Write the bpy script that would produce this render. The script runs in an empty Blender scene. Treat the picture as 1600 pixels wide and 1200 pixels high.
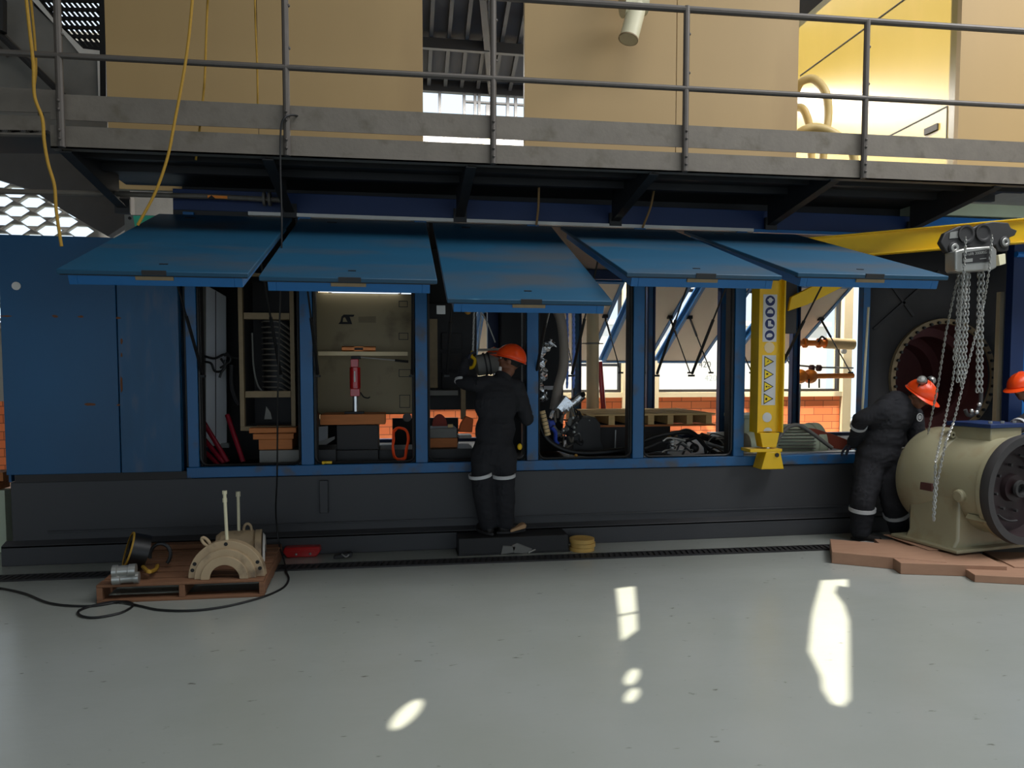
import bpy, bmesh, math, random
from mathutils import Vector, Matrix, noise
from mathutils.geometry import delaunay_2d_cdt
random.seed(7)
SC = bpy.context.scene
COL = SC.collection
PI = math.pi
R = math.radians
V = Vector

# ------------------------------------------------------------------ camera
FOC, YAW, PITCH, SHIFT = 1100.0, R(9), R(3), 36.6
CAM = V((0, -6.55, 1.65))
_r = V((math.cos(YAW), -math.sin(YAW), 0))
_f = V((math.sin(YAW) * math.cos(PITCH), math.cos(YAW) * math.cos(PITCH), -math.sin(PITCH)))
_u = _r.cross(_f)
cd = bpy.data.cameras.new('camera')
cd.sensor_fit = 'HORIZONTAL'; cd.sensor_width = 36.0
cd.lens = 36.0 * FOC / 1600
cd.shift_y = SHIFT / 1600
cd.clip_start = 0.05; cd.clip_end = 300
cam = bpy.data.objects.new('camera', cd)
COL.objects.link(cam)
cam.matrix_world = Matrix(((_r.x, _u.x, -_f.x, CAM.x), (_r.y, _u.y, -_f.y, CAM.y), (_r.z, _u.z, -_f.z, CAM.z), (0, 0, 0, 1)))
SC.camera = cam
SC.view_settings.view_transform = 'Standard'
SC.view_settings.look = 'None'
SC.view_settings.gamma = 1
SC.view_settings.use_curve_mapping = False
SC.view_settings.exposure = 0.0

def ray(px, py): return _f + _r * ((px - 800) / FOC) + _u * ((600 + SHIFT - py) / FOC)
def A(px, py, Y):
    d = ray(px, py); return CAM + d * ((Y - CAM.y) / d.y)
def AZ(px, py, Z):
    d = ray(px, py); return CAM + d * ((Z - CAM.z) / d.z)
def AX(px, py, X):
    d = ray(px, py); return CAM + d * ((X - CAM.x) / d.x)

# ------------------------------------------------------------------ world, sun, added fill lamps
w = bpy.data.worlds.new('sky'); SC.world = w; w.use_nodes = True
bg = w.node_tree.nodes['Background']
bg.inputs[0].default_value = (0.72, 0.86, 1.0, 1); bg.inputs[1].default_value = 1.35
SUN_DIR = V((-0.50, -0.22, 0.84)).normalized()       # towards the sun
sl = bpy.data.lights.new('sun', 'SUN'); sl.energy = 15.0; sl.angle = R(0.3); sl.color = (1, 0.93, 0.76)
so = bpy.data.objects.new('sun', sl); COL.objects.link(so)
so.rotation_euler = SUN_DIR.to_track_quat('Z', 'Y').to_euler()
def area(name, loc, size, energy, color, to=(0, 0, -1)):
    l = bpy.data.lights.new(name, 'AREA'); l.shape = 'RECTANGLE'; l.size, l.size_y = size
    l.energy = energy; l.color = color
    o = bpy.data.objects.new(name, l); COL.objects.link(o); o.location = loc
    o.rotation_euler = (-V(to)).to_track_quat('Z', 'Y').to_euler()
    return o
area('added_fill', (3.0, -5.5, 8.3), (7, 3), 400, (0.95, 0.98, 1.0))  # fill lamp added overhead to lift the floor
area('added_fill_right', (8.0, -4, 8.3), (4, 5), 760, (0.97, 0.98, 1.0))  # added lamp that brightens the right side of the floor

area('added_fill_rear', (4.0, 4.9, 6.3), (9, 0.9), 1700, (1.0, 0.97, 0.92), to=(0, 0.15, -1))  # added lamp to light the brick and hatches behind the machine

# ------------------------------------------------------------------ materials
_mats = {}
def srgb(c):
    return tuple(((x / 255) / 12.92 if x / 255 <= 0.04045 else ((x / 255 + 0.055) / 1.055) ** 2.4) for x in c)
def mat(name, col, rough=0.6, metal=0.0, var=0.12, scale=6.0, bump=0.0, bscale=40.0, stain=None, stain_amt=0.0, stain_scale=3.0, spec=0.5, stretch=(1, 1, 1), coat=0.0):
    if name in _mats: return _mats[name]
    m = bpy.data.materials.new(name); m.use_nodes = True
    nt = m.node_tree; n = nt.nodes; l = nt.links
    b = n['Principled BSDF']
    c = srgb(col)
    tc = n.new('ShaderNodeTexCoord'); mp = n.new('ShaderNodeMapping'); mp.inputs['Scale'].default_value = stretch
    l.new(tc.outputs['Object'], mp.inputs[0])
    nz = n.new('ShaderNodeTexNoise'); nz.inputs['Scale'].default_value = scale; nz.inputs['Detail'].default_value = 6
    l.new(mp.outputs[0], nz.inputs['Vector'])
    mx = n.new('ShaderNodeMix'); mx.data_type = 'RGBA'
    mx.inputs[6].default_value = (*[x * (1 - var) for x in c], 1)
    mx.inputs[7].default_value = (*[min(1, x * (1 + var)) for x in c], 1)
    l.new(nz.outputs['Fac'], mx.inputs[0])
    out = mx.outputs[2]
    if stain:
        n2 = n.new('ShaderNodeTexNoise'); n2.inputs['Scale'].default_value = stain_scale; n2.inputs['Detail'].default_value = 8
        l.new(mp.outputs[0], n2.inputs['Vector'])
        cr = n.new('ShaderNodeValToRGB'); cr.color_ramp.elements[0].position = 0.62 - stain_amt * 0.3; cr.color_ramp.elements[1].position = 0.72
        l.new(n2.outputs['Fac'], cr.inputs[0])
        m2 = n.new('ShaderNodeMix'); m2.data_type = 'RGBA'; l.new(cr.outputs[0], m2.inputs[0]); l.new(out, m2.inputs[6])
        m2.inputs[7].default_value = (*srgb(stain), 1); out = m2.outputs[2]
    l.new(out, b.inputs['Base Color'])
    b.inputs['Roughness'].default_value = rough; b.inputs['Metallic'].default_value = metal
    b.inputs['Specular IOR Level'].default_value = spec
    if coat: b.inputs['Coat Weight'].default_value = coat
    if bump:
        n3 = n.new('ShaderNodeTexNoise'); n3.inputs['Scale'].default_value = bscale; n3.inputs['Detail'].default_value = 4
        l.new(mp.outputs[0], n3.inputs['Vector'])
        bp = n.new('ShaderNodeBump'); bp.inputs['Strength'].default_value = bump; bp.inputs['Distance'].default_value = 0.01
        l.new(n3.outputs['Fac'], bp.inputs['Height']); l.new(bp.outputs[0], b.inputs['Normal'])
    _mats[name] = m
    return m
M = dict(
    blue=mat('blue_paint', (22, 92, 145), 0.42, var=0.18, scale=3, stain=(70, 75, 85), stain_amt=0.25, stain_scale=5),
    hatch=mat('hatch_paint', (14, 70, 98), 0.55, var=0.18, scale=2.5, stain=(56, 68, 78), stain_amt=0.45, stain_scale=1.6, stretch=(.6, 1.6, 1)),
    blue_edge=mat('blue_edge', (18, 100, 160), 0.4, var=0.1),
    panel=mat('blue_panel', (0, 74, 116), 0.42, var=0.15, scale=1.6),
    panelw=mat('blue_panel_worn', (20, 80, 120), 0.45, var=0.25, scale=4, stain=(75, 90, 115), stain_amt=0.3, stain_scale=4, stretch=(2, 1, 0.5)),
    navy=mat('navy_paint', (16, 42, 86), 0.5, var=0.15),
    skyblue=mat('bright_blue_paint', (20, 110, 190), 0.45),
    rust=mat('rust', (110, 70, 45), 0.9, var=0.3, scale=30),
    plinth=mat('grey_plinth', (62, 62, 64), 0.55, var=0.10, scale=2, bump=0.1, bscale=8),
    black=mat('black', (14, 14, 15), 0.6),
    rubber=mat('black_rubber', (16, 16, 17), 0.45),
    dark=mat('dark_metal', (38, 37, 37), 0.6, var=0.2),
    dark2=mat('dark_grey_panel', (50, 48, 48), 0.7, var=0.15),
    galv=mat('galvanised_steel', (108, 101, 91), 0.6, 0.15, var=0.2, scale=9, stain=(92, 85, 72), stain_amt=0.25, stain_scale=7, bump=0.15),
    rail=mat('rail_steel', (88, 82, 76), 0.55, 0.25, var=0.2, scale=12),
    cream=mat('cream_panel', (166, 138, 92), 0.62, var=0.08, scale=1.5, stain=(158, 130, 86), stain_amt=0.2, stain_scale=1.2, stretch=(1, 1, 0.25)),
    yellowwall=mat('yellow_cream_panel', (146, 126, 66), 0.28, var=0.06, scale=2, bump=0.12, bscale=3, stain=(150, 128, 70), stain_amt=0.15, stretch=(1, 1, .3)),
    white=mat('white_paint', (215, 212, 205), 0.5),
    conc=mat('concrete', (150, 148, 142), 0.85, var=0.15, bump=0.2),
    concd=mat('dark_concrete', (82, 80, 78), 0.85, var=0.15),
    creamcol=mat('cream_column', (225, 205, 165), 0.7, var=0.05),
    beige=mat('beige_panel', (165, 148, 110), 0.5, var=0.12, scale=3, stain=(110, 92, 62), stain_amt=0.2, stain_scale=2.5),
    hatchin=mat('hatch_inside', (208, 192, 172), 0.6, var=0.06, scale=2),
    tan=mat('tan_frame', (140, 120, 88), 0.6, var=0.25, scale=15),
    wood=mat('wood', (190, 115, 60), 0.7, var=0.3, scale=5, stretch=(1, 6, 6)),
    wood2=mat('pallet_wood', (122, 84, 58), 0.8, var=0.35, scale=5, stretch=(1, 8, 8), bump=0.2),
    wood3=mat('light_wood', (225, 190, 130), 0.75, var=0.2, scale=5, stretch=(1, 6, 6)),
    plank=mat('dusty_plank', (150, 114, 90), 0.8, var=0.2, scale=4, stretch=(1, 5, 5)),
    red=mat('red_paint', (185, 30, 30), 0.3, var=0.1, coat=0.3),
    redpipe=mat('dark_red_pipe', (125, 15, 35), 0.25, var=0.1),
    darkred=mat('red_oxide', (82, 38, 36), 0.7, var=0.25, scale=6),
    orange=mat('helmet_orange', (250, 78, 22), 0.32, var=0.03),
    orangep=mat('orange_paint', (250, 140, 40), 0.4),
    yellow=mat('yellow_paint', (236, 190, 10), 0.38, var=0.08),
    yrope=mat('yellow_rope', (160, 122, 30), 0.7, var=0.2, scale=60),
    trope=mat('tan_rope', (150, 115, 70), 0.8, var=0.2, scale=60),
    steel=mat('bright_steel', (200, 200, 198), 0.28, 0.9, var=0.1),
    zinc=mat('zinc', (165, 165, 160), 0.38, 0.7, var=0.15),
    foil=mat('foil', (215, 218, 222), 0.25, 0.95, var=0.1, bump=1.0, bscale=25),
    brass=mat('brass_fitting', (200, 150, 70), 0.4, 0.3),
    motor=mat('motor_paint', (152, 146, 118), 0.38, var=0.12, scale=3, stain=(128, 108, 78), stain_amt=0.45, stain_scale=3, coat=0.2),
    green=mat('pale_green_paint', (195, 205, 178), 0.45, var=0.08),
    casting=mat('cream_casting', (172, 150, 118), 0.6, var=0.12, scale=8, stain=(115, 98, 78), stain_amt=0.3, stain_scale=7),
    ivory=mat('ivory', (215, 208, 175), 0.5),
    cloth=mat('dark_coverall', (46, 46, 49), 0.9, var=0.15, scale=8, bump=0.8, bscale=7, spec=0.2),
    reflect=mat('reflective_tape', (205, 205, 205), 0.35, var=0.05),
    glove=mat('glove', (48, 50, 62), 0.8, var=0.2),
    skin=mat('skin', (122, 78, 55), 0.55, var=0.08, scale=20),
    hair=mat('hair', (18, 14, 12), 0.8),
    boot=mat('boot_leather', (28, 25, 23), 0.6),
    sole=mat('tan_sole', (190, 150, 110), 0.8),
    eyew=mat('eye_white', (210, 205, 200), 0.3), eyeb=mat('eye_dark', (20, 12, 8), 0.2),
    grey=mat('grey_paint', (120, 118, 112), 0.6, var=0.15),
    ggrey=mat('lightened_grey_sheet', (225, 227, 230), 0.35, 0.0, var=0.12, scale=3),  # near-white base colour imitates the sheet's glossy reflection
    signblue=mat('sign_blue', (28, 42, 95), 0.5), signyel=mat('sign_yellow', (245, 215, 40), 0.5), signw=mat('sign_white', (205, 208, 210), 0.5),
    greensc=mat('green_screen', (60, 190, 150), 0.3), label=mat('label_tan', (215, 185, 135), 0.7),
    hose=mat('beige_hose', (205, 178, 115), 0.45, var=0.05),
    bluechain=mat('blue_chain', (120, 155, 235), 0.4, 0.3),
    bluebody=mat('blue_valve', (20, 60, 170), 0.5), orangebrick=mat('loose_brick', (215, 110, 60), 0.85),
)
def emission(name, col, s):
    m = bpy.data.materials.new(name); m.use_nodes = True
    b = m.node_tree.nodes['Principled BSDF']; b.inputs['Emission Color'].default_value = (*srgb(col), 1); b.inputs['Emission Strength'].default_value = s
    return m
def glassmat():
    m = bpy.data.materials.new('window_glass'); m.use_nodes = True
    nt = m.node_tree; b = nt.nodes['Principled BSDF']
    t = nt.nodes.new('ShaderNodeBsdfTransparent'); g = nt.nodes.new('ShaderNodeBsdfGlossy'); g.inputs['Roughness'].default_value = 0.05
    mx = nt.nodes.new('ShaderNodeMixShader'); mx.inputs[0].default_value = 0.06
    nt.links.new(t.outputs[0], mx.inputs[1]); nt.links.new(g.outputs[0], mx.inputs[2])
    nt.links.new(mx.outputs[0], nt.nodes['Material Output'].inputs[0]); nt.nodes.remove(b)
    return m
GLASS = glassmat()
def brickmat():
    m = bpy.data.materials.new('orange_brick'); m.use_nodes = True
    nt = m.node_tree; n = nt.nodes; l = nt.links; b = n['Principled BSDF']
    tc = n.new('ShaderNodeTexCoord'); sx = n.new('ShaderNodeSeparateXYZ'); cx = n.new('ShaderNodeCombineXYZ')
    l.new(tc.outputs['Object'], sx.inputs[0]); l.new(sx.outputs['X'], cx.inputs['X']); l.new(sx.outputs['Z'], cx.inputs['Y'])
    br = n.new('ShaderNodeTexBrick'); l.new(cx.outputs[0], br.inputs['Vector'])
    br.inputs['Scale'].default_value = 1.0; br.inputs['Brick Width'].default_value = 0.38; br.inputs['Row Height'].default_value = 0.135
    br.inputs['Mortar Size'].default_value = 0.006; br.inputs['Color1'].default_value = (*srgb((240, 135, 82)), 1)
    br.inputs['Color2'].default_value = (*srgb((228, 118, 68)), 1); br.inputs['Mortar'].default_value = (*srgb((140, 75, 50)), 1)
    l.new(br.outputs['Color'], b.inputs['Base Color']); b.inputs['Roughness'].default_value = 0.85
    return m
BRICK = brickmat()
def floormat():
    m = bpy.data.materials.new('epoxy_floor'); m.use_nodes = True
    nt = m.node_tree; n = nt.nodes; l = nt.links; b = n['Principled BSDF']
    tc = n.new('ShaderNodeTexCoord')
    a = n.new('ShaderNodeTexNoise'); a.inputs['Scale'].default_value = 0.7; a.inputs['Detail'].default_value = 5; l.new(tc.outputs['Object'], a.inputs['Vector'])
    mp = n.new('ShaderNodeMapping'); mp.inputs['Scale'].default_value = (1, 2.5, 1); mp.inputs['Rotation'].default_value = (0, 0, 0.4); l.new(tc.outputs['Object'], mp.inputs[0])
    s = n.new('ShaderNodeTexNoise'); s.inputs['Scale'].default_value = 2.4; s.inputs['Detail'].default_value = 10; s.inputs['Roughness'].default_value = 0.65; l.new(mp.outputs[0], s.inputs['Vector'])
    mx = n.new('ShaderNodeMix'); mx.data_type = 'RGBA'; l.new(a.outputs['Fac'], mx.inputs[0])
    mx.inputs[6].default_value = (*srgb((136, 140, 129)), 1); mx.inputs[7].default_value = (*srgb((160, 163, 160)), 1)
    # dark scuffs and specks
    v = n.new('ShaderNodeTexNoise'); v.inputs['Scale'].default_value = 9; v.inputs['Detail'].default_value = 3; l.new(mp.outputs[0], v.inputs['Vector'])
    cr = n.new('ShaderNodeValToRGB'); cr.color_ramp.elements[0].position = 0.69; cr.color_ramp.elements[1].position = 0.76; l.new(v.outputs['Fac'], cr.inputs[0])
    m2 = n.new('ShaderNodeMix'); m2.data_type = 'RGBA'; l.new(cr.outputs[0], m2.inputs[0]); l.new(mx.outputs[2], m2.inputs[6]); m2.inputs[7].default_value = (*srgb((92, 92, 84)), 1)
    l.new(m2.outputs[2], b.inputs['Base Color'])
    mr = n.new('ShaderNodeMapRange'); mr.inputs['To Min'].default_value = 0.10; mr.inputs['To Max'].default_value = 0.34; l.new(s.outputs['Fac'], mr.inputs['Value']); l.new(mr.outputs[0], b.inputs['Roughness'])
    bp = n.new('ShaderNodeBump'); bp.inputs['Strength'].default_value = 0.12; bp.inputs['Distance'].default_value = 0.02; l.new(s.outputs['Fac'], bp.inputs['Height']); l.new(bp.outputs[0], b.inputs['Normal'])
    b.inputs['Specular IOR Level'].default_value = 0.6
    return m
FLOORM = floormat()

# ------------------------------------------------------------------ mesh builder
class MB:
    def __init__(s): s.v = []; s.f = []; s.sm = []; s.m = []; s.mi = 0
    def add(s, vs, fs, smooth=False):
        o = len(s.v); s.v += [V(x) for x in vs]
        for f in fs: s.f.append([i + o for i in f]); s.sm.append(smooth); s.m.append(s.mi)
        return s
    def box(s, x0, x1, y0, y1, z0, z1):
        return s.add([(x0, y0, z0), (x1, y0, z0), (x1, y1, z0), (x0, y1, z0), (x0, y0, z1), (x1, y0, z1), (x1, y1, z1), (x0, y1, z1)],
                     [(0, 3, 2, 1), (4, 5, 6, 7), (0, 1, 5, 4), (1, 2, 6, 5), (2, 3, 7, 6), (3, 0, 4, 7)])
    def obox(s, c, ax, ay, az):
        c = V(c); ax = V(ax); ay = V(ay); az = V(az)
        if ax.cross(ay).dot(az) < 0: ax = -ax
        vs = [c + ax * i + ay * j + az * k for k in (-1, 1) for (i, j) in ((-1, -1), (1, -1), (1, 1), (-1, 1))]
        return s.add(vs, [(0, 3, 2, 1), (4, 5, 6, 7), (0, 1, 5, 4), (1, 2, 6, 5), (2, 3, 7, 6), (3, 0, 4, 7)])
    def beam(s, p, q, wd, h, up=(0, 0, 1)):
        p = V(p); q = V(q); d = (q - p); L = d.length; d.normalize(); up = V(up)
        if abs(d.dot(up)) > 0.98: up = V((0, 1, 0))
        sd = d.cross(up).normalized(); u2 = sd.cross(d)
        return s.obox((p + q) / 2, d * L / 2, sd * wd / 2, u2 * h / 2)
    def tube(s, pts, r, n=8, closed=False, r2=None):
        pts = [V(p) for p in pts]; N = len(pts); rings = []; prev = None; o = []
        for i, p in enumerate(pts):
            if closed: t = pts[(i + 1) % N] - pts[i - 1]
            else: t = pts[min(i + 1, N - 1)] - pts[max(i - 1, 0)]
            if t.length < 1e-9: t = V((0, 0, 1))
            t.normalize()
            if prev is None:
                a = V((0, 0, 1)) if abs(t.z) < 0.9 else V((1, 0, 0))
                u = t.cross(a).normalized()
            else:
                u = (prev - t * prev.dot(t))
                if u.length < 1e-6: u = t.cross(V((0, 0, 1)))
                u.normalize()
            prev = u; w_ = t.cross(u)
            rr = r if not isinstance(r, (list, tuple)) else r[i]
            if r2 is not None: rr = r + (r2 - r) * i / (N - 1)
            o += [p + (u * math.cos(2 * PI * k / n) + w_ * math.sin(2 * PI * k / n)) * rr for k in range(n)]
        fs = []
        for i in range(N if closed else N - 1):
            j = (i + 1) % N
            for k in range(n): fs.append((i * n + k, i * n + (k + 1) % n, j * n + (k + 1) % n, j * n + k))
        s.add(o, fs, True)
        if not closed:
            b = len(s.v) - len(o)
            s.f.append([b + k for k in range(n)][::-1]); s.sm.append(False); s.m.append(s.mi)
            s.f.append([b + (N - 1) * n + k for k in range(n)]); s.sm.append(False); s.m.append(s.mi)
        return s
    def lathe(s, prof, origin, axis, n=32, a0=0.0, a1=2 * PI, up=None):
        """prof: list of (along axis, radius)"""
        origin = V(origin); axis = V(axis).normalized()
        a = V(up) if up else (V((0, 0, 1)) if abs(axis.z) < 0.9 else V((1, 0, 0)))
        u = (a - axis * a.dot(axis)).normalized(); w_ = axis.cross(u)
        full = abs(a1 - a0 - 2 * PI) < 1e-6; K = n if full else n + 1
        o = []
        for (t, r) in prof:
            for k in range(K):
                an = a0 + (a1 - a0) * k / n
                o.append(origin + axis * t + (u * math.cos(an) + w_ * math.sin(an)) * max(r, 1e-4))
        fs = []
        for i in range(len(prof) - 1):
            for k in range(n):
                k2 = (k + 1) % K if full else k + 1
                fs.append((i * K + k, i * K + k2, (i + 1) * K + k2, (i + 1) * K + k))
        return s.add(o, fs, True)
    def cyl(s, p, q, r1, r2=None, n=20):
        p = V(p); q = V(q); L = (q - p).length; r2 = r1 if r2 is None else r2
        return s.lathe([(0, 0), (0, r1), (L, r2), (L, 0)], p, q - p, n)
    def prism(s, poly, ex, flip=False):
        """poly: list of 3D points (planar), ex: extrusion vector"""
        n = len(poly); poly = [V(p) for p in poly]; ex = V(ex)
        vs = poly + [p + ex for p in poly]
        nrm = V((0, 0, 0))
        for i in range(n): nrm += poly[i].cross(poly[(i + 1) % n])
        fs = [list(range(n)), [n + i for i in range(n)][::-1]] + [(i, i + n, (i + 1) % n + n, (i + 1) % n) for i in range(n)]
        if nrm.dot(ex) > 0: fs = [list(f)[::-1] for f in fs]
        return s.add(vs, fs)
    def ball(s, c, r, n=14, m=8, rot=None):
        if not isinstance(r, (tuple, list)): r = (r, r, r)
        vs = [V((0, 0, -r[2]))]
        for i in range(1, m):
            ph = -PI / 2 + PI * i / m
            for k in range(n): vs.append(V((r[0] * math.cos(ph) * math.cos(2 * PI * k / n), r[1] * math.cos(ph) * math.sin(2 * PI * k / n), r[2] * math.sin(ph))))
        vs.append(V((0, 0, r[2])))
        fs = [(0, 1 + (k + 1) % n, 1 + k) for k in range(n)]
        for i in range(m - 2):
            for k in range(n):
                a = 1 + i * n + k; b = 1 + i * n + (k + 1) % n
                fs.append((a, b, b + n, a + n))
        t = len(vs) - 1
        fs += [(t, 1 + (m - 2) * n + k, 1 + (m - 2) * n + (k + 1) % n) for k in range(n)]
        if rot is not None: vs = [rot @ x for x in vs]
        return s.add([x + V(c) for x in vs], fs, True)
    def capsule(s, p, q, r1, r2, n=14):
        s.ball(p, r1, n, 8); s.ball(q, r2, n, 8)
        return s.cyl(p, q, r1, r2, n)
    def build(s, name, mtl, parent=None, bevel=0.0, angle=35):
        me = bpy.data.meshes.new(name)
        off = V((0, 0, 0))
        if parent is not None: off = worldloc(parent)
        me.from_pydata([x - off for x in s.v], [], s.f)
        for p, sm, mi in zip(me.polygons, s.sm, s.m): p.use_smooth = sm; p.material_index = mi
        for m_ in (mtl if isinstance(mtl, (list, tuple)) else [mtl]): me.materials.append(m_)
        me.validate()
        me.set_sharp_from_angle(angle=R(angle))
        o = bpy.data.objects.new(name, me); COL.objects.link(o)
        if parent is not None: o.parent = parent
        if bevel:
            b = o.modifiers.new('edge', 'BEVEL'); b.width = bevel; b.segments = 2; b.limit_method = 'ANGLE'; b.angle_limit = R(40); b.harden_normals = False
        return o
def worldloc(o):
    l = o.location.copy()
    while o.parent: o = o.parent; l += o.location
    return l
def thing(name, label, cat, loc=(0, 0, 0), group=None):
    o = bpy.data.objects.new(name, None); COL.objects.link(o); o.location = loc
    o['label'] = label; o['category'] = cat
    if group: o['group'] = group
    return o
def solo(mb, name, label, cat, mtl, group=None, bevel=0.0, base=None):
    """a thing that is one mesh, its origin at its own base"""
    zs = min(p.z for p in mb.v); c = sum((V(p) for p in mb.v), V()) / len(mb.v)
    b = V(base) if base else V((c.x, c.y, zs))
    mb.v = [p - b for p in mb.v]
    o = mb.build(name, mtl, None, bevel); o.location = b
    o['label'] = label; o['category'] = cat
    if group: o['group'] = group
    return o
def struct(mb, name, mtl, bevel=0.0):
    o = mb.build(name, mtl, None, bevel); o['kind'] = 'structure'; return o
def copytree(o, parent=None):
    c = o.copy(); COL.objects.link(c); c.parent = parent
    for ch in list(o.children): copytree(ch, c)
    return c
def arc(c, u, v, r, a0, a1, n=12):
    c = V(c); u = V(u); v = V(v)
    return [c + (u * math.cos(a0 + (a1 - a0) * i / n) + v * math.sin(a0 + (a1 - a0) * i / n)) * r for i in range(n + 1)]
def smooth(pts, k=6):
    """Catmull-Rom through the points"""
    P = [V(p) for p in pts]; P = [P[0] * 2 - P[1]] + P + [P[-1] * 2 - P[-2]]; out = []
    for i in range(1, len(P) - 2):
        for j in range(k):
            t = j / k; a, b, c, d = P[i - 1], P[i], P[i + 1], P[i + 2]
            out.append(0.5 * ((2 * b) + (c - a) * t + (2 * a - 5 * b + 4 * c - d) * t * t + (3 * b - 3 * c + d - a) * t ** 3))
    out.append(P[-2]); return out

# ------------------------------------------------------------------ the hall
struct(MB().box(-11, 16, -13, 40, -0.2, 0), 'floor', FLOORM)
# roof with openings added and shaped to cast the sun patches
def holes(polys3d, z0, slope):
    """project polygons along the sun direction to the roof plane z = z0 - slope*y"""
    out = []
    for poly in polys3d:
        q = []
        for p in poly:
            p = V(p); t = (z0 - slope * p.y - p.z) / (SUN_DIR.z + slope * SUN_DIR.y); h = p + SUN_DIR * t; q.append((h.x, h.y))
        out.append(q)
    return out
def ell(px, py, a, b, rot, n=10):
    return [AZ(px + a * math.cos(t) * math.cos(rot) - b * math.sin(t) * math.sin(rot), py + a * math.cos(t) * math.sin(rot) + b * math.sin(t) * math.cos(rot), 0) for t in [2 * PI * i / n for i in range(n)]]
lit = [
    [AZ(x, y, 0) for x, y in ((961, 920), (991, 916), (994, 955), (966, 961))],
    [AZ(x, y, 0) for x, y in ((966, 964), (994, 958), (995, 984), (969, 1003))],
    ell(986, 1058, 16, 9, -0.9), ell(986, 1087, 15, 8, -0.8), ell(633, 1117, 34, 12, -0.72, 14),
    [AZ(x, y, 0) for x, y in ((1282, 907), (1324, 905), (1324, 918), (1308, 915), (1304, 926), (1318, 945), (1326, 970), (1326, 1092), (1314, 1105), (1298, 1100), (1284, 1078), (1282, 1058), (1262, 1018), (1268, 960))],
]
wallx = AX(1500, 100, 5.97).x
lit += [[(5.97, 0.50, 3.0), (5.97, 0.50, 6.8), (5.97, 4.4, 6.8), (5.97, 4.4, 3.0)]]
lit += [[(5.0, 5.8, 0.2), (8.3, 5.8, 0.2), (8.3, 5.8, 1.2), (6.3, 5.8, 1.2)]]
def inpoly(x, y, P):
    c = False; n = len(P)
    for i in range(n):
        x1, y1 = P[i]; x2, y2 = P[(i + 1) % n]
        if (y1 > y) != (y2 > y) and x < (x2 - x1) * (y - y1) / (y2 - y1) + x1: c = not c
    return c
def roof(name, x0, x1, y0, y1, z0, slope, extra=()):
    H = holes(lit, z0, slope) + list(extra)
    pts = [(x0, y0), (x1, y0), (x1, y1), (x0, y1)]; ed = [(0, 1), (1, 2), (2, 3), (3, 0)]
    for h in H:
        b = len(pts); pts += h; ed += [(b + i, b + (i + 1) % len(h)) for i in range(len(h))]
    vo, eo, fo, *_ = delaunay_2d_cdt([V(p) for p in pts], ed, [], 0, 1e-5)
    mb = MB(); fs = []
    for f in fo:
        cx = sum(vo[i].x for i in f) / len(f); cy = sum(vo[i].y for i in f) / len(f)
        if not (x0 < cx < x1 and y0 < cy < y1) or any(inpoly(cx, cy, h) for h in H): continue
        fs.append(list(f))
    vs = [(p.x, p.y, z0 - slope * p.y) for p in vo]
    mb.add(vs, fs)
    o = struct(mb, name, M['dark2'])
    s = o.modifiers.new('thickness', 'SOLIDIFY'); s.thickness = 0.02; s.offset = 1
    return o
roof('ceiling', -11, 16, -13, 0, 8.7, 0.0)
roof('ceiling_rear', -11, 16, 0, 6.0, 8.7, 0.36, extra=[[(-5.1, 4.3), (-4.1, 4.3), (-4.3, 5.5), (-4.95, 5.5)]])
mb = MB()
for i in range(14):
    x = -0.6 + i * 0.28
    mb.beam((x, 1.2, 8.7 - 0.36 * 1.2 - 0.06), (x, 5.9, 8.7 - 0.36 * 5.9 - 0.06), 0.06, 0.10)
for y in (2.2, 3.5, 4.8): mb.box(-1.2, 3.6, y, y + 0.08, 8.7 - 0.36 * y - 0.28, 8.7 - 0.36 * y - 0.12)
mb.beam((0.7, 1.2, 8.0), (1.6, 5.8, 6.45), 0.1, 0.16)
struct(mb, 'trim_1', M['dark'])
# side walls and the wall behind the camera (high only: the hall is open to daylight below)
struct(MB().box(-11.2, -11, -13, 6, 0, 9), 'wall_left', M['conc'])
struct(MB().box(16, 16.2, -13, 6, 0, 9), 'wall_right', M['conc'])
struct(MB().box(-11, 16, -13.2, -13, 3.2, 9), 'wall_front', M['conc'])
# rear wall: brick parapet, sill, cream piers, dark wall above the windows
YW = 5.8
zs = 1.25
struct(MB().box(-11, 8.32, YW, YW + 0.2, 0, zs - 0.09), 'wall_rear', BRICK)
struct(MB().box(-4.6, 8.40, YW - 0.05, YW + 0.25, zs - 0.09, zs), 'trim_2', M['creamcol'])
struct(MB().box(8.34, 8.52, YW - 0.06, YW + 0.25, 0, 3.6), 'wall_rear_pier_column', M['creamcol'])
piers = [(-1.6, -1.2), (1.35, 1.6), (3.98, 4.66), (9.6, 9.9)]
for i, (a, b) in enumerate(piers):
    struct(MB().box(a, b, YW - 0.07, YW + 0.27, 0, 5.8), 'wall_rear_pier', M['creamcol'])
struct(MB().box(-4.6, 8.34, YW, YW + 0.2, 3.15, 5.85), 'wall_rear_upper', M['conc'])
struct(MB().box(8.34, 16, YW, YW + 0.2, 3.6, 6.6), 'wall_rear_upper_right', M['conc'])
struct(MB().box(10.2, 16, YW, YW + 0.2, 0, 3.6), 'wall_rear_right', M['conc'])
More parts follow.
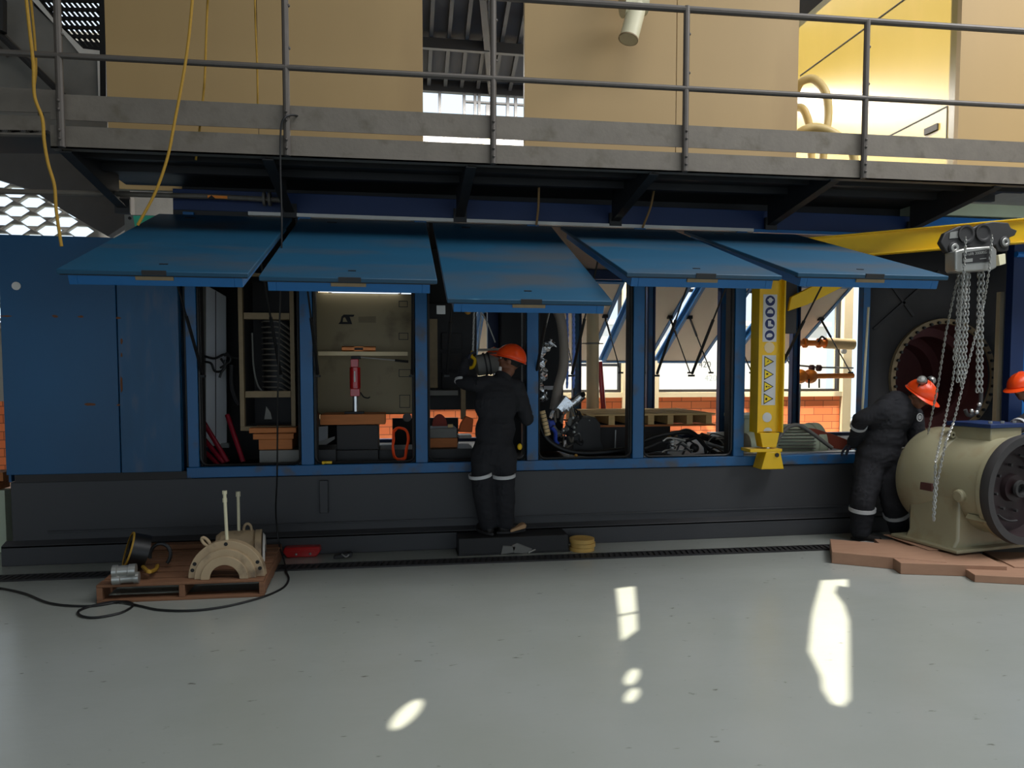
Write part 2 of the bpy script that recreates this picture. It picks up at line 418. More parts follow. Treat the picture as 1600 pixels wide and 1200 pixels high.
# lower windows between the piers
def window(i, x0, x1, z0, z1, mull, trans=()):
    mb = MB(); t = 0.05
    mb.box(x0, x1, YW + 0.05, YW + 0.13, z0, z0 + t).box(x0, x1, YW + 0.05, YW + 0.13, z1 - t, z1)
    mb.box(x0, x0 + t, YW + 0.05, YW + 0.13, z0 + t, z1 - t).box(x1 - t, x1, YW + 0.05, YW + 0.13, z0 + t, z1 - t)
    for m_ in mull: mb.box(m_ - 0.025, m_ + 0.025, YW + 0.05, YW + 0.12, z0 + t, z1 - t)
    for m_ in trans: mb.box(x0 + t, x1 - t, YW + 0.06, YW + 0.11, m_ - 0.025, m_ + 0.025)
    o = struct(mb, 'window_%d' % i, M['dark'])
    g = MB().box(x0 + t, x1 - t, YW + 0.085, YW + 0.095, z0 + t, z1 - t).build('glass', GLASS, o)
window(1, 1.6, 3.98, zs, 3.15, (2.4, 3.15), (1.75,))
window(2, 4.66, 8.34, zs, 3.15, (6.72,), ())
window(3, -1.2, 1.35, zs, 3.15, (0.0,), (2.3,))
# upper strip window seen between the two cream housings
mb = MB()
z0, z1 = 5.85, 6.42
mb.box(-4.6, 8.34, YW, YW + 0.1, z1, 6.65)
for x in (-1.6, 0.68, 1.1, 1.29, 1.36, 1.86, 2.0, 3.5): mb.box(x, x + 0.05, YW, YW + 0.08, z0, z1)
mb.box(1.1, 3.4, YW + 0.01, YW + 0.07, 6.27, 6.30).box(1.5, 1.65, YW, YW + 0.08, z0, 6.25)
struct(mb, 'window_4', M['dark'])
# pierced hexagon block screen at the far left
def hexscreen():
    x0, x1, z0_, z1_ = -7.6, -4.6, 2.3, 5.6
    pts = [(x0, z0_), (x1, z0_), (x1, z1_), (x0, z1_)]; ed = [(0, 1), (1, 2), (2, 3), (3, 0)]; H = []
    a, b = 0.213, 0.118; px_, pz = 0.27, 0.145
    rows = int((z1_ - z0_) / pz)
    for r_ in range(rows):
        zc = z0_ + 0.12 + r_ * pz
        k = 0
        while True:
            xc = x0 + 0.25 + k * 2 * px_ * 0.86 + (px_ * 0.86 if r_ % 2 else 0)
            if xc + a > x1 - 0.03: break
            if zc + b < z1_ - 0.03: H.append([(xc - a, zc), (xc - a * 0.42, zc - b * .75), (xc + a * 0.42, zc - b * .75), (xc + a, zc), (xc + a * 0.42, zc + b * .75), (xc - a * 0.42, zc + b * .75)])
            k += 1
    for h in H:
        q = len(pts); pts += h; ed += [(q + i, q + (i + 1) % 6) for i in range(6)]
    vo, eo, fo, *_ = delaunay_2d_cdt([V(p) for p in pts], ed, [], 0, 1e-6)
    fs = []
    for f in fo:
        cx = sum(vo[i].x for i in f) / len(f); cy = sum(vo[i].y for i in f) / len(f)
        if any(abs(cx - (h[0][0] + a)) < a and inpoly(cx, cy, h) for h in H): continue
        fs.append(list(f))
    o = struct(MB().add([(p.x, YW, p.y) for p in vo], fs), 'wall_rear_left_screen', M['conc'])
    s = o.modifiers.new('thickness', 'SOLIDIFY'); s.thickness = 0.14; s.offset = 0
hexscreen()
struct(MB().box(-11, -4.6, YW, YW + 0.2, 1.16, 2.3), 'wall_rear_left_lower', M['conc'])
struct(MB().box(-11, -7.6, YW, YW + 0.2, 2.3, 7), 'wall_rear_left_side', M['conc'])
struct(MB().box(-7.6, -4.6, YW, YW + 0.2, 5.6, 7), 'wall_rear_left_upper', M['conc'])
# what stands outdoors behind the windows
solo(MB().box(3, 14, 15, 15.3, 0, 3.1).box(2.9, 14.1, 14.9, 15.4, 3.1, 3.25), 'outbuilding', 'long pale wall outdoors, numbered 420, seen through the rear windows', 'building', M['white'])

def text(name, s, size, loc, mtl, parent, ax=(1, 0, 0), up=(0, 0, 1), depth=0.002, align='CENTER', stretch=1.0):
    c = bpy.data.curves.new(name, 'FONT'); c.body = s; c.size = size; c.extrude = depth; c.align_x = align; c.align_y = 'CENTER'
    t = bpy.data.objects.new(name, c); COL.objects.link(t)
    dg = bpy.context.evaluated_depsgraph_get(); me = bpy.data.meshes.new_from_object(t.evaluated_get(dg)); bpy.data.objects.remove(t)
    ax = V(ax).normalized(); up = V(up).normalized(); nz = ax.cross(up)
    off = worldloc(parent) if parent else V((0, 0, 0))
    for v in me.vertices: v.co = V(loc) + ax * v.co.x * stretch + up * v.co.y + nz * v.co.z - off
    me.materials.clear(); me.materials.append(mtl)
    o = bpy.data.objects.new(name, me); COL.objects.link(o); o.parent = parent
    return o
ob = bpy.data.objects['outbuilding']
p420 = A(1101, 570, 14.9)
text('house_number', '420', 0.28, (p420.x, 14.885, p420.z), M['dark2'], ob)

# ------------------------------------------------------------------ drain
mb = MB()
dy = lambda x: -0.51 - 0.017 * (x + 2)
n = 0
x = -7.0
while x < 9.5:
    y = dy(x); mb.obox((x, y, 0.006), (0.014, -0.006, 0), (0.012, 0.062, 0), (0, 0, 0.006)); x += 0.052
for s in (-0.075, 0.075): mb.beam((-7, dy(-7) + s, 0.006), (9.5, dy(9.5) + s, 0.006), 0.016, 0.014)
dr = thing('drain_channel', 'long black slotted drain grate in the floor along the grey plinth', 'drain', (0, -0.5, 0))
mb.build('grate', M['dark'], dr)
MB().prism([(-7, dy(-7) - .075, 0.001), (9.5, dy(9.5) - .075, 0.001), (9.5, dy(9.5) + .075, 0.001), (-7, dy(-7) + .075, 0.001)], (0, 0, 0.001)).build('channel', M['black'], dr)

# ------------------------------------------------------------------ blue machine enclosure
enc = thing('machine_enclosure', 'long blue steel machine enclosure on a grey plinth with its side hatches raised', 'machine enclosure', (1.5, 0.0, 0))
XL, XR, YB = -3.30, 7.6, 2.8
MB().box(XL + 0.02, XR, -0.02, YB, 0.0, 0.70).build('plinth', M['plinth'], enc, 0.006)
mb = MB().box(XL - 0.03, XR, -0.10, -0.02, 0.0, 0.17); mb.prism([(XL - .03, -0.10, 0.17), (XR, -0.10, 0.17), (XR, -0.02, 0.20), (XL - .03, -0.02, 0.20)], (0, 0, -0.02))
mb.box(XL + 0.3, XR, -0.035, -0.02, 0.26, 0.275)
mb.build('plinth_skirt', M['plinth'], enc, 0.004)
MB().box(-0.73, -0.655, -0.06, -0.02, 0.36, 0.66).build('lifting_lug', M['plinth'], enc, 0.006)
MB().box(XL + 0.06, -1.82, -0.03, 0.04, 0.70, 0.765).build('lower_rail', M['dark2'], enc)
MB().box(-1.86, XR, -0.04, 0.08, 0.705, 0.80).build('sill', M['blue'], enc, 0.006)
# closed panels at the left
MB().box(XL, -2.40, -0.035, 0.0, 0.765, 2.78).build('side_panel', M['panel'], enc, 0.004)
MB().box(-2.392, -1.90, -0.033, 0.0, 0.765, 2.78).build('side_panel', M['panelw'], enc, 0.004)
mb = MB()
for (px, py, wx, wz) in ((10, 494, 0.11, 0.012), (86, 494, 0.05, 0.02), (126, 495, 0.05, 0.018), (185, 497, 0.045, 0.018), (190, 533, 0.02, 0.04), (190, 555, 0.014, 0.03), (190, 600, 0.02, 0.12), (141, 632, 0.09, 0.02), (185, 633, 0.03, 0.015)):
    p = A(px, py, -0.036)
    poly = []
    for k in range(9):
        t = 2 * PI * k / 9; q = 0.7 + 0.5 * random.random(); poly.append((p.x + wx / 2 * math.cos(t) * q, -0.0362, p.z + wz / 2 * math.sin(t) * q * 1.3))
    mb.prism(poly, (0, -0.0008, 0))
mb.build('rust_patch', M['rust'], enc)
p = A(26, 447, -0.036)
MB().cyl((p.x, -0.036, p.z), (p.x, -0.046, p.z), 0.034, 0.034, 24).build('panel_cap', M['white'], enc)
MB().box(XL, XL + 0.02, 0.0, YB, 0.70, 2.78).box(XL, -1.9, YB - .02, YB, 0.7, 2.78).box(-1.93, -1.9, 0.02, YB, 0.7, 3.0).build('left_casing', M['panel'], enc)
MB().box(XL, -1.9, 0.0, YB, 2.75, 2.78).build('left_roof', M['panel'], enc)
# front columns
cols = [-1.80, -0.83, 0.19, 1.23, 2.27, 3.31]
for i, x in enumerate(cols):
    mb = MB(); mb.mi = 0; hw = 0.055 if i else 0.045
    mb.box(x - hw, x + hw, -0.03, 0.06, 0.80, 3.02)
    mb.mi = 1; mb.box(x - hw - 0.03, x - hw, 0.02, 0.12, 0.80, 3.02).box(x + hw, x + hw + 0.025, 0.02, 0.12, 0.80, 3.02)
    mb.build('column', (M['blue'], M['dark']), enc, 0.004)
p1 = A(1585, 500, 0.0).x
mb = MB(); mb.box(p1 - 0.06, p1 + 0.10, -0.03, 0.06, 0.80, 3.02); mb.mi = 1; mb.box(p1 + 0.11, p1 + 0.6, -0.02, 0.03, 0.8, 3.02)
mb.build('column', (M['navy'], M['skyblue']), enc, 0.004)
x5 = A(1350, 560, 0.35).x
MB().box(x5 - 0.035, x5 + 0.045, 0.33, 0.42, 0.78, 3.0).build('column', M['blue'], enc, 0.004)
# rubber seals around the openings
mb = MB()
for a, b in zip(cols[:-1], cols[1:]):
    l_, r_ = a + 0.062, b - 0.062
    if a == cols[0]: l_ = a + 0.05
    z = 0.81; rr = 0.07
    pts = [(l_, 0.0, 2.95), (l_, 0.0, z + rr)] + [tuple(q) for q in arc((l_ + rr, 0.0, z + rr), (-1, 0, 0), (0, 0, -1), rr, 0, PI / 2, 5)] + [tuple(q) for q in arc((r_ - rr, 0.0, z + rr), (0, 0, -1), (1, 0, 0), rr, 0, PI / 2, 5)] + [(r_, 0.0, z + rr), (r_, 0.0, 2.95)]
    mb.tube(pts, 0.013, 6)
mb.build('door_seal', M['rubber'], enc)
# header, hinge rail and roof
MB().box(-1.93, XR, 0.0, 0.10, 3.04, 3.22).build('header_beam', M['navy'], enc, 0.004)
MB().box(-1.3, 3.42, -0.05, 0.0, 3.005, 3.035).build('hinge_rail', M['white'], enc)
MB().box(3.42, XR, -0.05, 0.0, 3.0, 3.03).build('hinge_rail', M['blue_edge'], enc)
MB().box(-1.93, XR, 0.0, YB + 0.05, 3.0, 3.04).build('enclosure_roof', M['dark'], enc)
MB().box(-1.93, XR, 0.28, 0.34, 3.04, 3.36).build('gap_filler', M['dark'], enc)  # dark filler added to block the sunlit wall from showing under the deck
# rear columns and rear header
rx = [A(px, 600, 2.8).x for px in (1012, 1124, 1236)]
for x in [1.35, 2.35] + rx:
    mb = MB(); mb.box(x - 0.035, x + 0.035, YB - 0.1, YB, 0.7, 3.0); mb.mi = 1; mb.box(x + 0.035, x + 0.06, YB - 0.12, YB - 0.02, 0.7, 3.0).box(x - 0.055, x - 0.035, YB - 0.12, YB - 0.02, 0.7, 3.0)
    mb.build('rear_column', (M['blue'], M['navy']), enc, 0.003)
mb = MB(); mb.box(-1.93, XR, YB - 0.1, YB, 2.88, 3.0).box(-1.93, XR, YB - .1, YB, 0.66, 0.76).build('rear_rail', M['navy'], enc)
# interior lining behind the first bays (dark back wall), inner lighting strip
MB().box(-1.9, -0.86, 1.2, 1.24, 0.7, 3.0).box(-0.885, -0.86, 0.14, 1.2, 0.7, 3.0).build('inner_wall', M['dark'], enc)
MB().box(0.20, 0.23, 0.30, 1.6, 1.35, 3.0).box(0.23, 0.62, 1.4, 1.44, 1.6, 3.0).build('inner_wall', M['dark'], enc)

# raised hatches at the front
def hatch(parent, x0, x1, yh, zh, yo, zo, mo, me_, mi, front=True, strut=True, hx=(0, 0)):
    """hinged along (yh, zh), free edge at (yo, zo); hx shifts the hinge corners"""
    d = V((0, yo - yh, zo - zh)); L = d.length; d.normalize()
    nrm = V((0, -d.z, d.y)) if d.y < 0 else V((0, d.z, -d.y))       # points down and inwards
    if nrm.z > 0: nrm = -nrm
    o = V((0, yh, zh)); cx = (x0 + x1) / 2
    e = V((1, 0, 0))
    def slab(mb, a, b, s0, s1, t0, t1):
        c = o + V(((a + b) / 2, 0, 0)) + d * (s0 + s1) / 2 + nrm * (t0 + t1) / 2
        return mb.obox(c, e * (b - a) / 2, d * (s1 - s0) / 2, nrm * (t1 - t0) / 2)
    root = slab(MB(), x0, x1, 0.03, L, 0, 0.03).build('hatch_door', mo, parent, 0.005)
    fr = MB()
    i = 0.045
    slab(fr, x0 + i, x0 + i + 0.05, 0.10, L - 0.03, 0.03, 0.10); slab(fr, x1 - i - 0.05, x1 - i, 0.10, L - 0.03, 0.03, 0.10)
    slab(fr, x0 + i + 0.05, x1 - i - 0.05, L - 0.08, L - 0.03, 0.03, 0.10); slab(fr, x0 + i + 0.05, x1 - i - 0.05, 0.10, 0.15, 0.03, 0.10)
    fr.build('hatch_frame', me_, root, 0.003)
    slab(MB(), x0 + i + 0.05, x1 - i - 0.05, 0.15, L - 0.08, 0.04, 0.085).build('hatch_lining', mi, root)
    if front:
        k = MB(); slab(k, x0 + 0.01, x1 - 0.01, L - 0.05, L - 0.012, 0.0305, 0.037); k.build('dark_gap_strip', M['black'], root)  # black strip painted in for the shaded gap behind the lip
        k = MB(); q = o + d * (L + 0.001)
        slab(k, cx - 0.07, cx + 0.07, L - 0.005, L + 0.006, -0.004, 0.025); k.build('lock_recess', M['dark'], root)
        k = MB(); slab(k, cx - 0.12, cx + 0.10, L - 0.03, L - 0.018, 0.036, 0.062); k.build('latch_plate', M['tan'], root, 0.002)
        k = MB(); slab(k, cx - 0.02, cx + 0.03, L - 0.19, L - 0.175, -0.004, 0.0); k.build('lock_slot', M['black'], root); k = MB(); slab(k, x0 + .25, x0 + .33, 0.16, 0.2, -0.003, 0.0); k.build('hinge_slot', M['black'], root)
    return root, o, d, nrm, L
FH = [(-2.03, -0.93, -1.93, 2.255), (-0.865, 0.24, -1.95, 2.235), (0.30, 1.40, -2.0, 2.11), (1.49, 2.60, -2.02, 2.30), (2.70, 3.86, -2.05, 2.32)]
for i, (a, b, y, z) in enumerate(FH):
    root, o, d, nrm, L = hatch(enc, a, b, -0.03, 3.0, y, z, M['hatch'], M['blue_edge'], M['hatchin'])
    # gas struts: from the hatch frame down to the column
    for sx in (a + 0.13, b - 0.13):
        if i == 0 and sx < -1.7: sx = -1.72
        p = o + V((sx, 0, 0)) + d * 0.95 + nrm * 0.10
        q = V((sx, 0.01, 1.62))
        m = p.lerp(q, 0.5)
        mb = MB().tube([p, m], 0.008, 8).tube([m, q], 0.014, 8); mb.box(q.x - 0.03, q.x + 0.02, q.y - 0.02, q.y + 0.03, q.z - 0.03, q.z - 0.01)
        mb.build('gas_strut', M['black'], root)
# raised hatches at the rear
for (a, b) in ((1.1, 2.0), (2.2, 3.1), (3.22, 4.1), (4.17, 5.02), (5.42, 6.55)):
    root, o, d, nrm, L = hatch(enc, a, b, YB, 3.0, 4.7, 1.84, M['blue_edge'], M['blue_edge'], M['hatchin'], front=False)
    for sx in (a + 0.12, b - 0.12):
        p = o + V((sx, 0, 0)) + d * 0.9 + nrm * 0.10; q = V((sx, YB - 0.05, 1.62))
        m = p.lerp(q, 0.35)
        MB().tube([p, m], 0.016, 8).tube([m, q], 0.009, 8).obox(p, (0.035, 0, 0), (0, 0.035, 0), (0, 0, 0.025)).obox(q, (0.035, 0, 0), (0, 0.01, 0), (0, 0, 0.012)).build('gas_strut', M['black'], root)

# bulkhead with the round opening at the right end
bc = A(1470, 590, 0.5); RB = 0.60
mb = MB(); N = 48; o_ = []; rect = []
xa, xb, za, zb = 4.98, 6.78, 0.8, 3.0
for k in range(N):
    t = 2 * PI * k / N; c, s = math.cos(t), math.sin(t)
    o_.append((bc.x + RB * c, 0.5, bc.z + RB * s))
    f = min(((xb - bc.x) / c if c > 1e-6 else (xa - bc.x) / c if c < -1e-6 else 1e9), ((zb - bc.z) / s if s > 1e-6 else (za - bc.z) / s if s < -1e-6 else 1e9))
    rect.append((bc.x + f * c, 0.5, bc.z + f * s))
corner = []
mb.add(o_ + rect, [(k, (k + 1) % N, N + (k + 1) % N, N + k)[::-1] for k in range(N)])
# plate corners
for (cx, cz) in ((xa, za), (xb, za), (xb, zb), (xa, zb)):
    near = sorted(range(N), key=lambda k: (rect[k][0] - cx) ** 2 + (rect[k][2] - cz) ** 2)[:2]
    mb.add([rect[near[0]], rect[near[1]], (cx, 0.5, cz)], [(0, 1, 2)])
bh = mb.build('bulkhead', M['dark2'], enc)
s = bh.modifiers.new('thickness', 'SOLIDIFY'); s.thickness = 0.03; s.offset = 0
MB().lathe([(-0.03, RB - 0.005), (-0.05, RB + 0.0), (-0.05, RB + 0.055), (-0.01, RB + 0.06)], (bc.x, 0.5, bc.z), (0, 1, 0), 64, up=(0, 0, 1)).build('flange_ring', M['tan'], bh)
for k in range(40):
    t = 2 * PI * k / 40; mb = MB()
    q = V((bc.x + (RB + 0.015) * math.cos(t), 0.45, bc.z + (RB + 0.015) * math.sin(t)))
    mb.cyl(q, q + V((0, -0.03, 0)), 0.016, 0.016, 6).build('stud', M['dark'], bh)
MB().lathe([(0, RB), (0.6, RB - 0.09), (0.6, RB - 0.2), (0.75, RB - .22), (0.75, 0.0)], (bc.x, 0.5, bc.z), (0, 1, 0), 48).build('bore', M['darkred'], bh)
mb = MB(); mb.lathe([(0.22, RB - 0.03), (0.22, RB - 0.13), (0.28, RB - .13), (0.28, RB - .03)], (bc.x, 0.5, bc.z), (0, 1, 0), 48).build('inner_ring', M['darkred'], bh)
for a, b in (((5.05, 2.9), (5.6, 2.25)), ((5.12, 2.1), (5.9, 2.75))):
    MB().beam((a[0], 0.475, a[1]), (b[0], 0.475, b[1]), 0.015, 0.03).build('stiffener', M['dark2'], bh)
q = A(1568, 600, 0.2)
MB().box(6.42, 6.47, 0.2, 0.25, 0.8, 2.5).build('seal_strip', M['creamcol'], enc)
MB().tube([A(1352, 682, 0.1), A(1345, 680, 0.1), A(1357, 480, 0.1)][1:], 0.012, 8).build('riser_pipe', M['ivory'], enc)
q1 = A(1568, 320, 0.0)
MB().box(5.25, 8.6, -0.05, 0.3, 3.24, 3.42).build('upper_casing', M['green'], enc, 0.004)
MB().box(5.2, 8.4, -0.03, 0.0, 3.04, 3.22).build('fascia', M['skyblue'], enc)
MB().tube([(6.35, -0.05, 2.86), (8.4, -0.05, 2.86)], 0.03, 10).build('air_pipe', M['skyblue'], enc)

# green status screen on a bracket at the left end of the hatches
g0 = A(194, 335, -0.1); g1 = A(252, 358, -0.1)
gp = thing('indicator_panel', 'small grey panel with a green face above the leftmost hatch', 'panel', (g0.x, -0.1, g1.z))
MB().box(g0.x, g1.x, -0.1, 0.0, g1.z - .12, g0.z).build('casing', M['grey'], gp, 0.004)
a, b, c, d_ = A(208, 337, -0.101), A(249, 337, -0.101), A(249, 347, -0.101), A(211, 354, -0.101)
MB().prism([a, b, c, d_], (0, -0.003, 0)).build('green_face', M['greensc'], gp)
q = A(203, 341, -0.1); MB().cyl(q, q + V((0, -0.006, 0)), 0.013).build('knob', M['black'], gp)

# white conduit under the catwalk with a flanged joint
pp = thing('air_line', 'pale grey pipe with a flanged joint running under the catwalk at the left', 'pipe', A(230, 303, -0.12))
pts = [A(-40, 298, -0.12), A(180, 303, -0.12), A(330, 307, -0.12), A(445, 313, -0.12)]
MB().tube(pts, 0.022, 10).build('pipe_run', M['galv'], pp)
q = A(417, 311, -0.12); mb = MB()
for dx in (-0.03, 0.015): mb.cyl(q + V((dx, 0, 0)), q + V((dx + 0.02, 0, 0)), 0.06, 0.06, 16)
mb.build('flange', M['galv'], pp)
q = A(340, 308, -0.15); q2 = A(331, 308, -0.15)
mb = MB().box(q.x - 0.08, q.x + 0.08, q.y - 0.006, q.y, q.z - 0.012, q.z + 0.012).build('orange_tag', M['orangep'], pp)
MB().prism([q2 + V((-0.03, -0.008, -0.012)), q2 + V((0.03, -0.008, -0.012)), q2 + V((0.0, -0.008, 0.014))], (0, -0.002, 0)).build('tag_arrow', M['black'], pp)

# ------------------------------------------------------------------ catwalk
cw = thing('catwalk', 'galvanised steel catwalk with pipe handrail above the blue hatches', 'catwalk', (1.5, -0.6, 3.2))
zf = lambda x: 3.205 + 0.007 * (x + 2.3)
YF = -1.10
XA, XBB = -2.40, 5.75
mb = MB(); mb.prism([(XA, YF, zf(XA)), (XBB, YF, zf(XBB)), (XBB, YF, zf(XBB) + 0.155), (XA, YF, zf(XA) + 0.155)], (0, 0.012, 0)).prism([(XA, YF, zf(XA)), (XBB, YF, zf(XBB)), (XBB, YF, zf(XBB) + 0.012), (XA, YF, zf(XA) + 0.012)], (0, 0.07, 0))
mb.build('edge_beam', M['galv'], cw)
MB().prism([(XA, YF + 0.02, zf(XA) + 0.10), (XBB, YF + .02, zf(XBB) + 0.10), (XBB, 0.28, zf(XBB) + 0.10), (XA, 0.28, zf(XA) + 0.10)], (0, 0, 0.03)).build('deck', M['dark'], cw)
mb = MB(); mb.prism([(XA, YF + .01, zf(XA) + 0.20), (XBB, YF + .01, zf(XBB) + 0.20), (XBB, YF + .01, zf(XBB) + 0.375), (XA, YF + .01, zf(XA) + 0.375)], (0, 0.006, 0))
mb.build('toe_board', M['galv'], cw)
postx = [A(p, 200, YF).x for p in (98, 449, 770, 1069, 1348)]
for x in postx:
    mb = MB(); z = zf(x); mb.tube([(x, YF - 0.025, z + 0.0), (x, YF - 0.025, z + 1.28)], 0.025, 10)
    for h in (0.05, 0.11, 0.25, 0.31): mb.ball((x, YF - 0.052, z + h), 0.011, 8, 6)
    for h in (0.77, 1.07): mb.ball((x + 0.025, YF - 0.025, z + h), 0.012, 8, 6)
    mb.build('handrail_post', M['rail'], cw)
r0 = lambda x: 3.822 + 0.012 * (x + 2.7)
t0 = lambda x: 4.472 + 0.018 * (x - 0.86)
MB().tube([(-4.6, YF - 0.03, r0(-4.6)), (6.6, YF - 0.03, r0(6.6))], 0.021, 10).build('mid_rail', M['rail'], cw)
MB().tube([(-4.6, YF - 0.02, t0(-4.6)), (6.6, YF - 0.02, t0(6.6))], 0.026, 10).build('top_rail', M['rail'], cw)
for x in (-2.32, -0.95, 0.55, 2.02, 3.6, 5.15):
    z = zf(x)
    mb = MB(); mb.prism([(x - 0.035, YF + 0.03, z + 0.10), (x - 0.035, YF + 0.03, z - 0.01), (x - 0.035, -0.04, z - 0.17), (x - 0.035, -0.04, z + 0.10)], (0.012, 0, 0))
    mb.prism([(x - 0.04, YF + 0.03, z - 0.01), (x + 0.04, YF + 0.03, z - 0.01), (x + 0.04, -0.04, z - 0.17), (x - 0.04, -0.04, z - 0.17)], (0, 0, -0.01))
    mb.box(x - 0.06, x + 0.06, -0.055, -0.03, z - 0.22, z - 0.1)
    mb.build('bracket', M['dark'], cw)
mb = MB()
for y in (-0.75, -0.4): mb.prism([(XA, y, zf(XA) + .04), (XBB, y, zf(XBB) + .04), (XBB, y + 0.05, zf(XBB) + .04), (XA, y + 0.05, zf(XA) + .04)], (0, 0, 0.06))
mb.build('joist', M['dark'], cw)
# the catwalk's right-hand end, and the upper landing at the left
MB().box(XBB, 7.6, YF, YF + 0.012, zf(XBB), zf(XBB) + 0.14).box(XBB, 7.6, YF + .01, YF + .02, zf(XBB) + .2, zf(XBB) + .37).build('end_section', M['galv'], cw)
MB().box(XBB, 7.6, YF, 0.3, zf(XBB) + 0.10, zf(XBB) + 0.13).build('end_deck', M['conc'], cw)
ld = thing('stair_landing', 'grey steel landing joining the catwalk at its left end', 'landing', (-3.6, -0.7, 3.3))
a, b, c, d_ = A(-160, 128, -0.9), A(95, 141, -0.9), A(95, 176, -0.9), A(-160, 170, -0.9)
MB().prism([a, b, c, d_], (0, 0.01, 0)).build('toe_board', M['galv'], ld)
a, b, c, d_ = A(-160, 176, -0.9), A(66, 181, -0.9), A(68, 211, -0.9), A(-160, 206, -0.9)
MB().prism([a, b, c, d_], (0, 0.05, 0)).build('edge_beam', M['galv'], ld)
a, b = A(-160, 205, -0.9), A(75, 208, -0.9)
MB().prism([a, b, b + V((0, .5, 0)), a + V((0, .5, 0))], (0, 0, 0.02)).build('deck', M['dark'], ld)
MB().tube([A(58, 140, -0.88), A(64, 180, -0.88)], 0.02, 8).build('post', M['rail'], ld)

# sloping concrete stair flight behind the left end
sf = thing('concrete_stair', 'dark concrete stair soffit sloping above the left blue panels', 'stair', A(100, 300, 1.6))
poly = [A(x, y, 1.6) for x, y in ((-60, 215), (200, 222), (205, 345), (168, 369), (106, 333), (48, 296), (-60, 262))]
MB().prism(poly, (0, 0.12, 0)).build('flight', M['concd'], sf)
st = thing('stair_enclosure', 'grey plastered stair wall with sloping handrails at the top left', 'stair', A(80, 120, 2.2))
poly = [A(x, y, 2.3) for x, y in ((-60, -60), (46, -60), (46, 2), (126, 80), (168, 86), (168, 235), (-60, 235))]
MB().prism(poly, (0, 0.2, 0)).build('wall_panel', M['grey'], st)
MB().prism([A(x, y, 2.27) for x, y in ((50, 0), (60, 0), (88, 35), (130, 76), (164, 80), (164, 168), (154, 168), (152, 92), (126, 86), (98, 52))], (0, 0.03, 0)).build('white_border', M['white'], st)
for (a, b) in (((0, 48), (124, 172)), ((0, 72), (12, 88))):
    mb = MB(); mb.tube([A(a[0] - 30, a[1] - 30, 2.2), A(b[0], b[1], 2.2)], 0.02, 8).build('stair_rail', M['rail'], st)
mb = MB(); mb.tube([A(-20, 38, 2.15), A(0, 55, 2.15), A(118, 168, 2.15)], 0.035, 8).build('stair_stringer', M['dark'], st)
MB().tube([A(1, 0, 2.1), A(1, 50, 2.1)], 0.06, 8).build('stair_post', M['black'], st)
MB().beam(A(161, -20, 2.0), A(163, 166, 2.0), 0.06, 0.06).build('frame_post', M['black'], st)
gr = thing('ceiling_grille', 'black slatted grille letting light through at the top left', 'grille', A(120, 40, 2.4))
mb = MB()
u0, u1 = A(52, 0, 2.4), A(128, 78, 2.4)
for k in range(26):
    x = 30 + k * 8
    y1 = min(78, max(-30, (x - 50) + 0))
    a = A(x - 40, -40, 2.4); b = A(x + 60, 78, 2.4)
    mb.beam(a, b, 0.012, 0.03)
for yy in (2, 16, 30, 44, 58, 77): mb.beam(A(40 + yy * .6, yy - 2, 2.38), A(165, yy, 2.38), 0.03, 0.035)
mb.build('slats', M['black'], gr)

# ------------------------------------------------------------------ upper cream housings
def housing(name, label, xa, xb, seams, zb=3.28, depth=0.06, zt=5.75):
    h = thing(name, label, 'housing', ((xa + xb) / 2, 0.35, zb))
    xs = [xa] + seams + [xb]
    for a, b in zip(xs[:-1], xs[1:]):
        MB().box(a + 0.003, b - 0.003, 0.35, 0.35 + depth, zb, zt).build('cladding_panel', M['cream'], h, 0.003)
    return h
X = lambda px: A(px, 100, 0.35).x
housing('upper_housing', 'wide plain cream steel housing above the catwalk on the left', X(165), X(661), [X(402)])
hm = housing('upper_housing', 'cream steel housing above the catwalk with a drain pipe elbow', X(819), X(1248), [X(1057)])
pA, pB, pC = A(1003, -60, -0.05), A(993, 20, -0.02), A(980, 68, 0.0)
el = MB().tube([A(985, -70, .2), A(1003, -30, -0.02), pB, A(982, 62, -0.05)], 0.088, 20).build('outlet_elbow', M['ivory'], hm)
MB().lathe([(0, .089), (0, .094), (.012, .094), (.012, .089)], A(982, 60, -.05), A(982, 62, -.05) - A(993, 20, -.02), 24).build('elbow_lip', M['tan'], hm)
MB().tube([A(972, 8, .0), A(1008, 4, .0)], 0.11, 20).build('collar', M['ivory'], hm)
hr = thing('upper_housing', 'cream housing at the far right whose sunlit yellow side faces left', 'housing', (6.5, 0.35, 3.28))
MB().box(5.97, 9.5, 0.35, 0.41, 3.28, 6.9).build('cladding_panel', M['cream'], hr)
sd = MB().box(5.97, 6.03, 0.41, 4.5, 3.28, 6.9).build('side_wall', M['yellowwall'], hr)
a, b = AX(1250, 118, 5.965), AX(1418, -5, 5.965); MB().beam(a, b, 0.006, 0.012).build('panel_seam', M['dark2'], hr)
mb = MB()
a, b, c = AX(1370, 222, 5.965), AX(1480, 166, 5.965), AX(1478, 240, 5.965); mb.beam(a, b, 0.006, 0.012); mb.beam(b, c, 0.006, 0.012)
mb.build('panel_seam', M['dark2'], hr)
a = AX(1455, 202, 5.96); mb = MB().obox(a, (0.012, 0, 0), (0, 0.10, 0), (0, 0, 0.035)).build('recessed_latch', M['dark2'], hr)
def hz(pts, label):
    P = [A(x, y, Y_) for x, y, Y_ in pts]; P = smooth(P + [V((P[-1].x, P[-1].y, 3.09))], 8)
    solo(MB().tube(P, 0.045, 12), 'rubber_hose', label, 'hose', M['hose'], 'beige hoses behind the catwalk')
